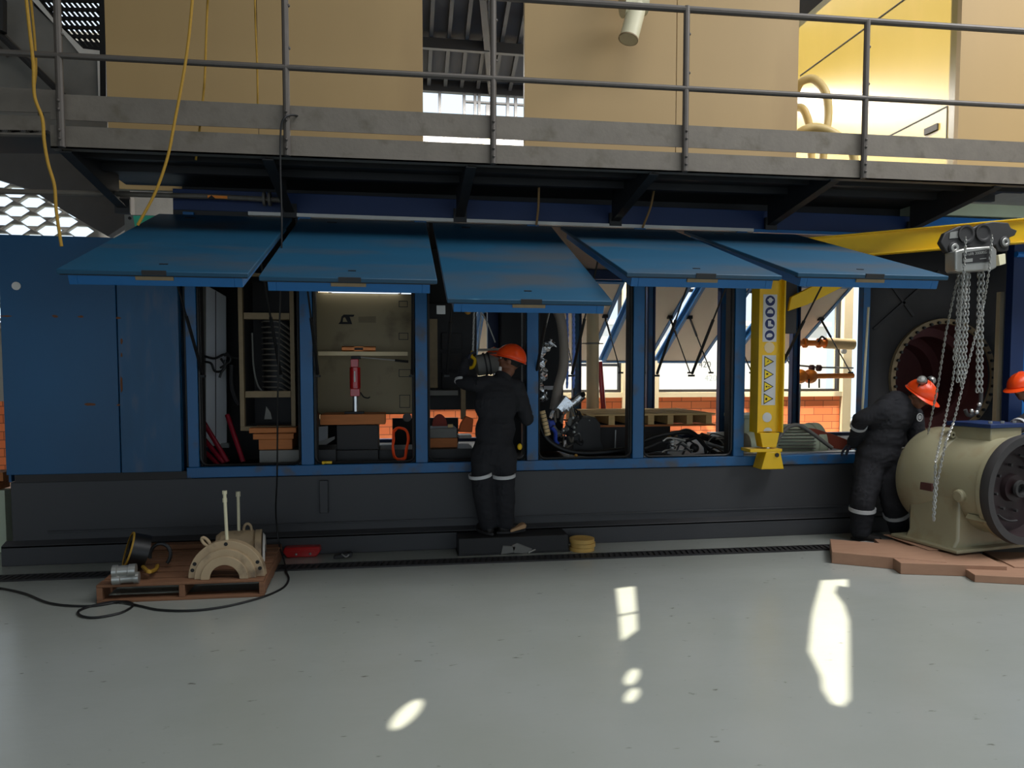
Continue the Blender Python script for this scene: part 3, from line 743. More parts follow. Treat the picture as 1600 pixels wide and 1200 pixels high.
hz([(1243, 145, 1.1), (1252, 128, 1.0), (1272, 124, .9), (1290, 145, .8), (1294, 180, .8), (1288, 222, .8), (1285, 262, .8)], 'tall arched beige hose against the sunlit yellow wall')
hz([(1243, 167, 1.3), (1256, 172, 1.2), (1265, 200, 1.2), (1267, 235, 1.2), (1267, 265, 1.2)], 'beige hose bending down close behind the cream panel edge')
hz([(1240, 214, .7), (1256, 203, .6), (1275, 199, .55), (1300, 207, .5), (1322, 225, .5), (1335, 255, .5)], 'lowest beige hose arching over the toe board')

# ------------------------------------------------------------------ hanging ropes and cables
def rope(pts, r, m, name, label, cat='rope', group=None, n=8):
    P = smooth(pts, 8)
    return solo(MB().tube(P, r, n), name, label, cat, m, group)
Yr = -1.25
rope([A(x, y, Yr) for x, y in ((303, -30), (296, 50), (287, 115), (272, 195), (262, 245), (243, 300), (215, 352))], 0.010, M['yrope'], 'hanging_cord', 'yellow cord hanging over the catwalk down to the green panel', 'cord', 'yellow cords over the catwalk')
rope([A(x, y, -1.0) for x, y in ((326, -30), (322, 60), (320, 120), (315, 175), (306, 250))], 0.008, M['yrope'], 'hanging_cord', 'thin yellow cord behind the handrail beside the longer yellow cord', 'cord', 'yellow cords over the catwalk')
rope([A(x, y, -0.95) for x, y in ((398, -30), (399, 30), (402, 110), (403, 190))], 0.007, M['yrope'], 'hanging_cord', 'short tan cord hanging in front of a cream panel seam', 'cord', 'yellow cords over the catwalk')
rope([A(x, y, -1.3) for x, y in ((38, -30), (46, 45), (52, 100), (54, 150), (66, 185), (69, 220), (75, 255), (85, 290), (88, 330), (96, 385))], 0.011, M['yrope'], 'hanging_cord', 'yellow cord dropping past the left landing to the first hatch', 'cord', 'yellow cords over the catwalk')
rope([A(x, y, -1.0) for x, y in ((45, -30), (54, 60), (56, 110), (53, 138))], 0.009, M['yrope'], 'hanging_cord', 'doubled yellow cord ending at the left landing toe board', 'cord', 'yellow cords over the catwalk')
rope([A(x, y, Y_) for x, y, Y_ in ((470, 182, -1.05), (455, 180, -1.15), (445, 184, -1.18), (439, 200, -1.18), (438, 260, -1.18), (440, 330, -1.2), (440, 380, -1.2), (437, 500, -1.0), (434, 620, -0.8), (433, 740, -0.5), (431, 800, -0.3), (436, 850, -0.28), (445, 880, -.55), (448, 905, -0.75), (440, 925, -1.0), (408, 938, -1.25))], 0.007, M['rubber'], 'black_cable', 'thin black cable hanging from the toe board down past the hatches', 'cable')
rope([A(842, 293, -0.12), A(841, 325, -0.1), A(838, 352, -0.08)], 0.011, M['trope'], 'tan_cord', 'short tan cord tied to the hinge rail between middle hatches', 'rope', 'tan cords on the hinge rail')
rope([A(1022, 296, -0.12), A(1016, 325, -0.1), A(1004, 356, -0.08)], 0.011, M['trope'], 'tan_cord', 'slanting tan cord on the hinge rail above the fourth hatch', 'rope', 'tan cords on the hinge rail')
# floor cable loop: lies on the floor
def fl(x, y, z=0.009): return AZ(x, y, z)
rope([fl(-40, 916), fl(0, 919), fl(40, 928), (fl(80, 943)), fl(140, 947), fl(190, 940), fl(208, 945), fl(190, 957), fl(150, 965), fl(126, 962), fl(124, 954), fl(150, 945), fl(185, 940, .016), fl(215, 946), fl(250, 953), fl(300, 954), fl(350, 948), fl(400, 936), fl(430, 925), fl(446, 915), fl(451, 903), fl(446, 893)], 0.0085, M['rubber'], 'floor_cable', 'black cable looped on the floor in front of the wooden pallet', 'cable')

# ================================================================== inside the open bays
ENZ = 0.72
MB().box(-1.85, XR, 0.06, YB - 0.1, 0.70, 0.715).build('inner_deck', M['dark'], enc)
# bay 1: folded grey sheet doors, red tubes, harness
t = thing('folding_screen', 'tall folded pale grey metal sheet standing inside the first open bay', 'metal sheet', A(335, 700, 0.8))
a, b, c, d_ = A(316, 442, .5), A(333, 452, .75), A(333, 690, .75), A(316, 700, .5)
MB().prism([a, b, c, d_], (0.01, 0.02, 0)).build('narrow_leaf', M['grey'], t)
a, b, c, d_ = A(319, 444, .55), A(353, 463, .75), A(354, 692, .75), A(319, 700, .55)
MB().prism([a, b, c, d_], (0, 0.02, 0)).build('wide_leaf', M['ggrey'], t, 0.003)
MB().tube([A(337, 455, .65), A(337, 696, .65)], 0.004, 6).build('fold_seam', M['dark'], t)
MB().box(*(lambda p: (p.x - .06, p.x + .05, p.y - .02, p.y + .04, p.z - .015, p.z + .03))(A(350, 697, .72))).build('foot_bracket', M['zinc'], t)
t = thing('cable_harness', 'black cable harness with clamp hanging in front of the grey folded sheet', 'cable', A(345, 570, .45))
for i, pts in enumerate([[(318, 556), (335, 560), (350, 554), (362, 558), (380, 560)], [(320, 565), (330, 568), (336, 580), (348, 578), (352, 562)], [(345, 560), (352, 572), (346, 582), (343, 590)], [(350, 556), (356, 552), (360, 563), (352, 570), (344, 575)]]):
    MB().tube(smooth([A(x, y, .45) for x, y in pts], 5), 0.011, 8).build('cable', M['rubber'], t)
for i, (a, b) in enumerate((((306, 640), (356, 722)), ((304, 668), (350, 724)), ((303, 690), (343, 728)), ((355, 648), (380, 722)))):
    p, q = A(a[0], a[1], .35), A(b[0], b[1], .22)
    solo(MB().tube([p, q], 0.022, 14), 'red_tube', ['glossy dark red tube leaning left, uppermost of the bundle in the first bay', 'glossy dark red tube in the middle of the leaning bundle in the first bay', 'glossy dark red tube lying lowest in the leaning bundle in the first bay', 'single dark red tube leaning right beside the folded grey sheet'][i], 'tube', M['redpipe'], 'dark red tubes in the first bay')
solo(MB().tube(smooth([A(x, y, .5) for x, y in ((362, 570), (362, 600), (368, 622), (374, 632))], 5), 0.02, 8), 'grey_hose', 'short dark grey hose hanging beside the open tan frame', 'hose', M['dark2'])
# bay 1b: open tan frame with shelves, coil windings inside
fx0, fx1 = A(374, 560, .3).x, A(461, 560, .3).x
zt, zb_ = A(400, 432, .3).z, A(400, 666, .3).z
t = thing('winding_frame', 'open tan steel frame with shelves and dark end windings inside the second bay', 'steel frame', ((fx0 + fx1) / 2, .3, zb_))
mb = MB(); mb.box(fx0, fx0 + .04, .28, .34, zb_, zt).box(fx1 - .04, fx1, .28, .34, zb_, zt).box(fx0, fx1, .28, .36, zb_ - .04, zb_).box(fx0, fx1, .28, .34, zt, zt + .03)
mb.build('outer_frame', M['tan'], t, 0.003)
MB().box(fx0 + .03, fx0 + .04, .34, .75, zb_, zt).box(fx1 - .04, fx1 - .03, .34, .75, zb_, zt).box(fx0, fx1, .75, .77, zb_, zt).build('casing', M['dark2'], t)
for py in (494, 616):
    z = A(415, py, .32).z; MB().box(fx0 + .045, fx1 - .045, .30, .40, z - .03, z + .03).build('shelf', M['tan'], t, 0.002)
cxm = (fx0 + fx1) / 2 + .07
zc = (A(415, 505, .5).z + A(415, 610, .5).z) / 2
MB().lathe([(-.34, .15), (.34, .15)], (cxm, .56, zc), (0, 0, 1), 24).build('winding_core', M['black'], t)
mb = MB(); k = 0
z = zc - .31
while z < zc + .33:
    mb.tube([(cxm + .16 * math.cos(a), .56 - .16 * math.sin(a), z + (0.02 if a > PI * .45 else .02 - (PI * .45 - a) * .10)) for a in [PI * j / 12 for j in range(13)]], 0.008, 6)
    mb.tube([(cxm + .165 * math.cos(a), .56 - .165 * math.sin(a), z + .02 - (PI * .45 - a) * .12) for a in [PI * j / 24 for j in range(11)]], 0.007, 5)
    z += .052
mb.build('end_winding', M['galv'], t)
mb = MB()
mb.tube(smooth([A(x, y, .42) for x, y in ((394, 520), (396, 570), (402, 600), (410, 612))], 4), 0.008, 6).build('lead', M['grey'], t)
q = A(418, 650, .38); mb = MB().prism([q + V((-.03, 0, -.03)), q + V((.04, 0, -.03)), q + V((.03, 0, .03)), q + V((-.01, 0, .09))], (0, .03, 0)).build('terminal', M['grey'], t)
def block(px0, py0, px1, py1, Y, dep, name, label, cat, m, grp=None, bev=.004, tilt=0):
    a = A(px0, py0, Y); b = A(px1, py1, Y); s = tilt
    mb = MB(); mb.box(min(a.x, b.x), max(a.x, b.x), Y, Y + dep, min(a.z, b.z), max(a.z, b.z))
    return solo(mb, name, label, cat, m, grp, bev)
block(389, 669, 463, 676, .16, .35, 'wood_board', 'upper orange-brown board directly under the tan frame', 'board', M['wood'], 'timbers under the tan frame')
block(395, 678, 459, 686, .18, .35, 'wood_board', 'thin orange-brown board between two timbers under the tan frame', 'board', M['wood'], 'timbers under the tan frame')
block(404, 687, 457, 702, .18, .35, 'wood_block', 'thick timber block at the bottom of the stack under the tan frame', 'block', M['wood'], 'timbers under the tan frame')
block(405, 704, 469, 722, .14, .5, 'steel_block', 'dark grey steel foot block beneath the stacked timbers of the second bay', 'block', M['grey'])
# bay 2: beige housing with emblem, rail, hydraulic jack
Yb = .95
bx0, bx1 = A(490, 560, Yb).x, A(652, 560, Yb).x
t = thing('alternator_housing', 'beige machine end housing with a black emblem behind the red jack', 'housing', ((bx0 + bx1) / 2, Yb, 1.15))
ztop, zbot = A(560, 458, Yb).z, A(560, 648, Yb).z
mb = MB()
mb.prism([(bx0, Yb, zbot + .05), (bx0 + .06, Yb, zbot), (bx1 - .06, Yb, zbot), (bx1, Yb, zbot + .06), (bx1, Yb, ztop), (bx0, Yb, ztop)], (0, 1.2, 0)).build('casing', M['beige'], t, 0.02)
p = A(543, 500, Yb - .001); k = .0085; P = lambda x, z: V((p.x + (x - 543) * k * 1.0, Yb - .002, p.z - (z - 500) * k))
mb = MB(); mb.prism([P(538.5, 493.5), P(551.5, 493.5), P(550, 496), P(545.6, 496), P(548.5, 505), P(532, 505), P(534.5, 502), P(536, 496)], (0, -.002, 0)).build('emblem', M['black'], t)
MB().prism([P(538, 497.5), P(540, 496.8), P(543, 502.5), P(537.3, 502.5)], (0, -.004, 0)).build('emblem_triangle', M['beige'], t)
MB().prism([P(556, 496), P(577, 495), P(577, 503), P(556, 503)], (0, -.0005, 0)).build('faded_mark', mat('faded_beige', (140, 125, 95), .6), t)
for (x0, y0, x1, y1) in ((623, 470, 637, 480), (623, 520, 638, 531), (623, 577, 642, 589), (624, 617, 641, 637)):
    a, b = A(x0, y0, Yb - .001), A(x1, y1, Yb - .001); mb = MB(); w_ = .006
    mb.box(a.x, a.x + w_, Yb - .004, Yb, b.z, a.z).box(b.x - w_, b.x, Yb - .004, Yb, b.z, a.z).box(a.x, b.x, Yb - .004, Yb, b.z, b.z + w_).box(a.x, b.x, Yb - .004, Yb, a.z - w_, a.z)
    mb.build('bracket_outline', M['dark'], t)
p = A(636, 652, Yb - .02); MB().cyl(p, p + V((0, -.03, 0)), .045, .045, 20).cyl(p + V((0, -.031, 0)), p + V((0, -.034, 0)), .02, .02, 16).build('lifting_eye', M['grey'], t)
t = thing('lamp_strip', 'slim white lamp strip glowing just under the second hatch', 'lamp', A(560, 452, .9))
a, b = A(500, 447, .9), A(625, 458, .9)
MB().box(a.x, b.x, .88, .93, b.z, a.z).build('diffuser', emission('lamp_glow', (235, 240, 245), 1.2), t)
for px in (520, 589, 601, 613): q = A(px, 452, .875); MB().box(q.x - .012, q.x + .012, .865, .88, b.z, a.z).build('clip', M['dark'], t)
a, b = A(497, 549, .45), A(637, 556, .45)
solo(MB().box(a.x, b.x, .45, .50, b.z, a.z), 'support_rail', 'cream rail spanning the second bay across the top of the jack', 'rail', M['creamcol'], bevel=.003)
a, b = A(534, 541, .46), A(587, 549, .46)
t = thing('spirit_level', 'orange spirit level lying on the cream rail', 'level', ((a.x + b.x) / 2, .46, b.z))
MB().box(a.x, a.x + .12, .455, .49, b.z, a.z).box(b.x - .12, b.x, .455, .49, b.z, a.z).box(a.x, b.x, .455, .49, a.z - .012, a.z).box(a.x, b.x, .455, .49, b.z, b.z + .012).build('frame', M['orangep'], t, .002)
MB().box((a.x + b.x) / 2 - .04, (a.x + b.x) / 2 + .04, .46, .485, b.z + .012, a.z - .012).build('vial', M['dark2'], t)
jx = lambda px, py: A(px, py, .45)
t = thing('hydraulic_jack', 'red hydraulic bottle jack standing under the cream rail', 'jack', jx(555, 646))
z_ = lambda py: jx(555, py).z; x_ = jx(555, 600).x
mb = MB(); mb.lathe([(0, 0), (0, .052), (z_(574) - z_(607), .052), (z_(574) - z_(607), 0)], (x_, .45, z_(607)), (0, 0, 1), 24).build('cylinder', M['red'], t, .003)
MB().box(x_ - .045, x_ + .045, .40, .50, z_(619), z_(607)).build('base_block', M['red'], t, .005)
MB().box(x_ - .04, x_ + .035, .41, .49, z_(574), z_(561)).build('pump_head', M['red'], t, .005)
MB().box(x_ - .035, x_ + .055, .41, .49, z_(561), z_(556.5)).build('head_cap', M['black'], t, .004)
MB().cyl((x_, .45, z_(643)), (x_, .45, z_(619)), .026, .026, 20).build('ram', M['steel'], t)
MB().box(x_ - .10, x_ + .08, .38, .52, z_(646.5), z_(643)).build('foot_plate', M['dark'], t, .002)
MB().tube([jx(562, 558), jx(618, 563)], .008, 8).build('lever', M['steel'], t)
MB().tube([jx(617, 563), jx(638, 565)], .013, 8).build('lever_grip', M['rubber'], t)
MB().tube(smooth([jx(563, 613), jx(568, 620), jx(575, 622), jx(578, 620)], 4), .007, 6).build('hook', M['black'], t)
MB().box(x_ - .006, x_ + .006, .392, .398, z_(597), z_(580)).build('gauge_strip', M['white'], t)
block(500, 648, 602, 663, .28, .35, 'wood_beam', 'orange-brown timber beam carrying the jack in the second bay', 'beam', M['wood'])
block(526, 665, 591, 702, .26, .45, 'steel_block', 'dark steel block under the orange-brown beam of the second bay', 'block', M['dark2'])
for (x0, x1) in ((487, 525), (592, 651)):
    block(x0, 703, x1, 722, .12 if x0 < 500 else .26, .45, 'base_casting', 'dark base casting on the bay floor %s the steel block' % ('left of' if x0 < 500 else 'right of'), 'casting', M['dark'])
block(526, 704, 591, 722, .2, .5, 'base_casting', 'dark base casting directly below the steel block', 'casting', M['dark'])
t = thing('pale_panel', 'pale blue-white angled sheet seen low in the second bay', 'sheet', A(510, 700, .7))
MB().prism([A(498, 667, .7), A(512, 666, .7), A(512, 685, .7), A(498, 695, .7)], (0, .02, 0)).build('upright_sheet', M['ggrey'], t)
MB().prism([A(498, 690, .65), A(523, 682, .65), A(523, 686, .65), A(499, 702, .65)], (0, .02, 0)).build('folded_sheet', M['white'], t)
block(590, 696, 615, 701, 1.1, .2, 'white_strip', 'white strip lying beside the orange strap on the bay floor', 'strip', M['white'])
t = thing('orange_strap', 'orange lashing strap coiled into an upright loop in the second bay', 'strap', A(626, 716, .16))
for k in range(5):
    o_ = [(random.uniform(-1.2, 1.2), random.uniform(-1.5, 1.5)) for _ in range(9)]
    pts = [(615, 674), (622, 669), (634, 672), (638, 684), (635, 702), (632, 716), (618, 716), (614, 700), (615, 686)]
    P = [A(x + o_[i][0], y + o_[i][1], .14 + .012 * k) for i, (x, y) in enumerate(pts)]
    P = smooth(P + [P[0]], 5)[:-1]
    MB().tube(P, .009, 6, closed=True).build('loop', M['orange'], t)
solo(MB().obox(A(511, 722.5, .0), (.045, 0, .0), (0, .015, 0), (.0, 0, .012)).obox(A(507, 724, -.01), (.02, 0, .01), (0, .01, 0), (0, 0, .006)), 'yellow_rag', 'small crumpled yellow rag on the blue sill of the second bay', 'rag', M['yellow'], bevel=.005)
a, b = A(484, 655, 1.8), A(588, 700, 1.8); MB().box(a.x, b.x, 1.8, 1.84, .715, a.z).box(A(613, 655, 1.8).x, A(716, 655, 1.8).x, 1.8, 1.84, .715, a.z).build('inner_wall', M['dark'], enc)  # dark plates added to hide the brick low behind the bays
# bay 3
block(670, 474, 745, 640, 1.0, .1, 'inner_cabinet', 'dark ribbed cabinet at the back of the third bay', 'cabinet', M['dark'])
for py in (520, 551, 582): block(690, py, 722, py + 26, .95, .05, 'cabinet_louver', 'dark louvre plate at height %s on the cabinet of the third bay' % ({520: 'highest', 551: 'middle', 582: 'lowest'}[py]), 'louvre', M['dark2'], 'louvre plates in the third bay')
block(669, 498, 684, 606, .5, .05, 'upright_plank', 'tan upright plank at the left side of the third bay', 'plank', M['tan'])
block(670, 610, 716, 618, .55, .3, 'cross_plate', 'grey cross plate spanning the third bay', 'plate', M['grey'])
block(682, 477, 696, 491, .05, .01, 'paper_label', 'small pale paper label hanging beside the third column', 'label', M['signw'])
block(720, 604, 728, 655, .5, .05, 'upright_plank', 'short tan upright strip beside the worker at the open bay', 'plank', M['tan'])
t = thing('red_disc', 'dark red half disc resting on timber in the third bay', 'disc', A(687, 668, .4))
P0 = A(687, 666, .4); mb = MB(); mb.prism([P0 + V((.075 * math.cos(a), 0, .12 * math.sin(a))) for a in [PI * i / 10 for i in range(11)]], (0, .04, 0)).build('disc', mat('disc_red', (140, 50, 35), .7), t, .003)
solo(MB().prism([A(x, y, .38) for x, y in ((716, 675), (738, 676), (740, 655), (728, 650), (720, 662))], (0, .08, 0)), 'orange_glove', 'orange glove standing on the base timber beside the worker', 'glove', M['orangebrick'], bevel=.01)
block(700, 663, 708, 668, .35, .05, 'small_block', 'small tan offcut on the upper timber of the third bay', 'block', M['wood3'])
block(670, 670, 714, 684, .3, .35, 'steel_plate', 'grey steel plate lying on the brown timber of the third bay', 'plate', M['grey'])
block(670, 685, 715, 700, .3, .35, 'wood_block', 'brown timber block under the steel plate of the third bay', 'block', M['wood'])
block(669, 702, 740, 722, .16, .5, 'base_casting', 'dark base casting under the brown timber of the third bay', 'casting', M['dark'])
block(717, 680, 737, 685, .9, .2, 'white_strip', 'white strip catching light behind the worker', 'strip', M['white'])
block(717, 697, 737, 702, .9, .2, 'white_strip', 'lower white strip catching light behind the worker', 'strip', M['white'])
# grey starter motor hanging from a yellow hook
t = thing('lifted_motor', 'dark grey cylindrical motor hanging from a yellow hook before the worker', 'motor', A(755, 570, .25))
a, b = A(742, 572, .22), A(798, 562, .22)
MB().lathe([(0, 0), (0, .06), (.02, .10), (.18, .105), (.2, .095), (.30, .095), (.32, .06), (.33, 0)], a, b - a, 28).build('body', M['grey'], t)
for k in (.09, .13, .25): q = a + (b - a).normalized() * k; MB().lathe([(0, .10), (0, .112), (.015, .112), (.015, .10)], q, b - a, 28).build('band', M['dark2'], t)
MB().tube([A(746, 547, .12), A(796, 545, .12)], .012, 8).build('side_pipe', M['zinc'], t)
q = A(793, 552, .1); MB().ball(q, .02).build('bolt_cap', M['steel'], t)
def chain(name, pts, mtl, parent=None, r=.0045, L=.036, wd=.024, label=None, cat=None, group=None, nn=5):
    """links along a polyline, alternately turned"""
    pts = [V(p) for p in pts]; mb = MB(); d = 0; seg = [(pts[i + 1] - pts[i]).length for i in range(len(pts) - 1)]; tot = sum(seg)
    pitch = L - 2.2 * r; k = 0
    while d < tot:
        e = d; i = 0
        while i < len(seg) - 1 and e > seg[i]: e -= seg[i]; i += 1
        p = pts[i].lerp(pts[i + 1], min(1, e / seg[i])); t_ = (pts[i + 1] - pts[i]).normalized()
        a = V((0, 1, 0)) if abs(t_.y) < .9 else V((1, 0, 0)); u = t_.cross(a).normalized(); v = t_.cross(u)
        u, v = ((u + v).normalized(), (v - u).normalized()) if k % 2 else ((u - v).normalized(), (u + v).normalized())
        lp = []
        hl = L / 2 - wd / 2
        for j in range(9):
            an = 2 * PI * j / 9
            lp.append(p + t_ * (math.cos(an) * wd / 2 + (hl if math.cos(an) > 0 else -hl)) + u * math.sin(an) * (wd / 2 - r))
        mb.tube(lp, r, nn, closed=True); d += pitch; k += 1
    if label: return solo(mb, name, label, cat, mtl, group)
    return mb.build(name, mtl, parent)
t = thing('yellow_hook', 'yellow lifting hook on a steel chain beside the worker\'s raised hand', 'hook', A(738, 560, .15))
hp = [A(x, y, .14) for x, y in ((739, 549), (736, 556), (742, 562), (740, 572), (734, 575), (729, 570))]
MB().tube(smooth(hp, 5), [.014] * 0 or .016, 8).build('hook_body', M['yellow'], t)
chain('load_chain', [A(741, 482, .14), A(739, 549, .14)], M['zinc'], t)
chain('pull_chain', [A(752, 482, .2), A(748, 548, .2)], M['zinc'], t, r=.003, L=.026, wd=.017)
solo(MB().ball(A(731, 486, .2), (.035, .03, .035)), 'chain_block', 'small yellow chain block at the hatch edge above the worker', 'hoist', M['brass'])
# dark equipment between the middle bays, with a box in place of a worker
block(783, 482, 822, 722, 1.5, .3, 'black_upright', 'black cubicle behind the standing worker', 'cubicle', M['black'])
t = thing('black_upright', 'tall black stand-in for a worker in dark overalls behind the silver wrapped hose', 'cubicle', A(861, 705, 1.2))
a, b = A(843, 482, 1.2), A(880, 705, 1.2); MB().box(a.x, b.x, 1.2, 1.55, b.z, a.z).build('body', M['black'], t, .01)  # plain black box added instead of the worker's figure
a, b = A(850, 603, 1.19), A(866, 609, 1.19); MB().box(a.x, b.x, 1.19, 1.199, b.z, a.z).build('pale_band', M['reflect'], t)
block(722, 480, 745, 600, 1.9, .1, 'panel_board', 'pale upright board with light gaps beside the yellow hook', 'board', M['grey'])
block(762, 480, 779, 548, 1.7, .1, 'blue_post', 'dark blue post behind the lifted motor', 'post', M['navy'])
rope([A(x, y, .1) for x, y in ((824, 482), (820, 520), (815, 545))], .004, M['tan'], 'thin_string', 'thin tan string beside the orange helmet', 'string')
rope([A(x, y, .3) for x, y in ((860, 482), (853, 510), (847, 535))], .006, M['zinc'], 'thin_wire', 'bright wire above the silver wrapped hose', 'wire')
rope([A(x, y, .3) for x, y in ((754, 490), (764, 510), (774, 535))], .007, M['zinc'], 'steel_wire', 'steel wire slanting toward the lifted motor', 'wire')
t = thing('wrapped_hose', 'crumpled silver foil wrapped hose hanging in the fourth bay', 'hose', A(850, 600, .3))
pts = smooth([A(x, y, .3) for x, y in ((864, 536), (852, 541), (845, 556), (850, 580), (842, 598), (848, 612), (849, 626))], 10)
mb = MB(); mb.tube(pts, [.022 + .018 * abs(noise.noise(V((i * .35, 2, 0)))) * 2 + .012 * math.sin(i * .9) ** 2 for i in range(len(pts))], 10)
for v in mb.v: v += V((noise.noise(v * 22), noise.noise(v * 22 + V((9, 0, 0))), noise.noise(v * 22 + V((0, 9, 0))))) * .028
mb.v = [v + V((noise.noise(v * 22), noise.noise(v * 22 + V((9, 0, 0))), 0)) * .03 for v in mb.v]
mb.build('foil_wrap', M['foil'], t)
MB().tube(smooth([A(x, y, .28) for x, y in ((836, 600), (838, 640), (846, 672), (864, 694), (893, 706), (930, 708), (984, 702))], 8), .028, 12).build('black_hose', M['rubber'], t)
MB().tube(smooth([A(x, y, .2) for x, y in ((832, 575), (833, 600), (838, 630))], 6), .018, 10).build('hose_tail', M['dark'], t)
t = thing('marked_cylinder', 'tan banded cylinder label leaning on the black hose', 'cylinder', A(853, 660, .2))
a, b = A(847, 642, .2), A(856, 680, .2)
MB().tube([a, b], .03, 14).build('sleeve', M['label'], t)
for k in range(6): q = a.lerp(b, .12 + k * .15); MB().tube([q, q + (b - a).normalized() * .006], .031, 14).build('dark_band', M['dark2'], t)
t = thing('duct_hose', 'pale beige flexible duct hose hanging inside the fourth bay', 'hose', A(880, 560, .7))
MB().tube(smooth([A(x, y, .7) for x, y in ((866, 478), (876, 500), (881, 540), (880, 575), (872, 605), (866, 640))], 8), .05, 14).build('duct', mat('duct_beige', (150, 140, 130), .7), t)
chs = [chain('blue_chain', [A(x, 478, .8), A(x + 1, 560, .8), A(x, 605, .8)], M['bluechain'], None, r=.008, L=.046, wd=.036, label='light blue chain %s of the pair hanging in the fourth bay' % ('to the left' if x < 890 else 'to the right'), cat='chain', group='blue chains in the fourth bay') for x in (886, 896)]
t = thing('support_pipe', 'cream vertical pipe standing behind the pallet', 'pipe', A(926, 650, 2.2))
MB().tube([A(926, 470, 2.2), A(926, 640, 2.2)], .08, 24).build('pipe', M['creamcol'], t)
q = A(926, 538, 2.2); MB().lathe([(0, .08), (0, .09), (.02, .09), (.02, .08)], q, (0, 0, 1), 24).tube([q + V((-.14, 0, .01)), q + V((.14, 0, .01))], .008, 6).build('clamp', M['grey'], t)
solo(MB().tube([A(937, 565, 2.6), A(943, 640, 2.6)], .035, 10), 'red_pole', 'red sloping pole behind the cream vertical pipe', 'pole', M['red'])
# silver sheet-metal fitting and valves at the hose end
t = thing('silver_shroud', 'shiny folded silver shroud above the tangle of hoses', 'shroud', A(895, 635, .5))
MB().prism([A(862, 655, .5), A(869, 637, .5), A(884, 618, .5), (A(898, 630, .5)), A(890, 643, .5), A(872, 645, .5)], (0.02, .25, 0)).build('left_fold', M['foil'], t, .008)
MB().tube([A(890, 634, .55), A(910, 617, .55)], .05, 16).build('round_end', M['foil'], t)
q = A(909, 617, .5); MB().tube([q, q + V((.02, -.02, .01))], .025, 12).build('dark_bore', M['black'], t)
t = thing('valve_cluster', 'cluster of grey fittings and hoses with a blue body in the fourth bay', 'valves', A(880, 680, .45))
MB().box(*(lambda a, b: (a.x, b.x, .45, .6, b.z, a.z))(A(858, 657, .45), A(868, 672, .45))).build('blue_body', M['bluebody'], t, .01)
MB().tube(smooth([A(x, y, .4) for x, y in ((862, 668), (868, 676), (868, 688), (872, 694))], 4), .02, 10).build('blue_elbow', M['bluebody'], t)
for i in range(22):
    x, y = random.uniform(866, 902), random.uniform(646, 698)
    MB().tube(smooth([A(x, y, .45), A(x + random.uniform(-8, 10), y + random.uniform(-14, 8), .42), A(x + random.uniform(-10, 14), y + random.uniform(-6, 14), .5)], 5), random.choice((.008, .012, .016)), 8).build('pipe_piece', random.choice((M['zinc'], M['galv'], M['galv'], M['dark'], M['steel'])), t)
for (x, y) in ((897, 675), (895, 653), (897, 668), (880, 673)): MB().ball(A(x, y, .4), .017, 10, 8).build('fitting', random.choice((M['zinc'], M['steel'])), t)
for i, pts in enumerate([[(870, 640), (867, 650), (868, 660)], [(886, 640), (880, 650), (878, 662)], [(893, 640), (893, 652), (889, 660)]]):
    MB().tube(smooth([A(x, y, .45) for x, y in pts], 5), .012, 8).build('grey_tube', M['galv'], t)
q = A(900, 712, .12); MB().ball(q, (.02, .02, .016)).build('brass_nut', M['brass'], t)
# dark guard plate, box and pallet
t = thing('guard_plate', 'dark chamfered guard plate standing in front of the pallet', 'guard', A(920, 708, .5))
MB().prism([A(x, y, .5) for x, y in ((895, 709), (896, 668), (908, 653), (930, 652), (938, 662), (939, 690), (950, 709))], (0, .3, 0)).build('plate', M['dark'], t, .006)
MB().ball(A(921, 657, .49), .008, 8, 6).build('bolt', M['zinc'], t)
a, b = A(938, 663, .9), A(1047, 705, .9)
t = thing('dark_chest', 'dark rectangular steel chest carrying the light wooden pallet', 'chest', ((a.x + b.x) / 2, .9, b.z))
MB().box(a.x, b.x, .9, 1.7, b.z, a.z).build('body', M['dark2'], t, .004)
MB().box(a.x - .01, b.x + .01, .89, 1.71, a.z - .03, a.z).build('lid', M['dark'], t, .004)
MB().tube([A(962, 672, .85), A(961, 700, .85)], .008, 8).build('drain_tube', M['zinc'], t)
t = thing('shipping_pallet', 'light wooden pallet lying across the machine frames in the fourth bay', 'pallet', A(1000, 660, 1.3))
pa, pb, pc, pd = A(898, 637, 1.7), A(1090, 645, 1.7), A(1094, 650, 1.0), A(905, 650, 1.0)
ztp = A(980, 643, 1.3).z
x0, x1 = A(900, 643, 1.3).x, A(1092, 643, 1.3).x
for k in range(6): y = .85 + k * .19; MB().box(x0, x1, y, y + .13, ztp - .02, ztp).build('deck_board', M['wood3'], t, .002)
for k in range(7): x = x0 + .03 + k * (x1 - x0 - .14) / 6; MB().box(x, x + .07, .86, 1.92, ztp - .12, ztp - .021).build('bearer', M['wood3'], t, .002)
for y in (.85, 1.3, 1.82): MB().box(x0, x1, y, y + .12, ztp - .141, ztp - .121).build('base_board', M['wood'], t, .002)
t = thing('black_hose_bundle', 'tangle of black hoses and fittings on the floor of the fifth bay', 'hoses', A(1070, 700, .5))
for pts, r in (([(985, 700), (1020, 684), (1060, 676), (1085, 680), (1105, 700), (1125, 712)], .022), ([(1050, 680), (1075, 672), (1098, 690), (1104, 715)], .016), ([(990, 712), (1030, 708), (1060, 714), (1100, 710), (1140, 706)], .012), ([(1070, 690), (1095, 684), (1140, 700)], .018), ([(1095, 680), (1120, 688), (1150, 694)], .03), ([(1040, 712), (1046, 690), (1060, 684), (1072, 694), (1066, 712)], .012), ([(985, 705), (1010, 700), (1038, 690), (1055, 700)], .012)):
    MB().tube(smooth([A(x, y, .45) for x, y in pts], 8), r, 8).build('hose', M['rubber'] if r > .013 else M['dark2'], t)
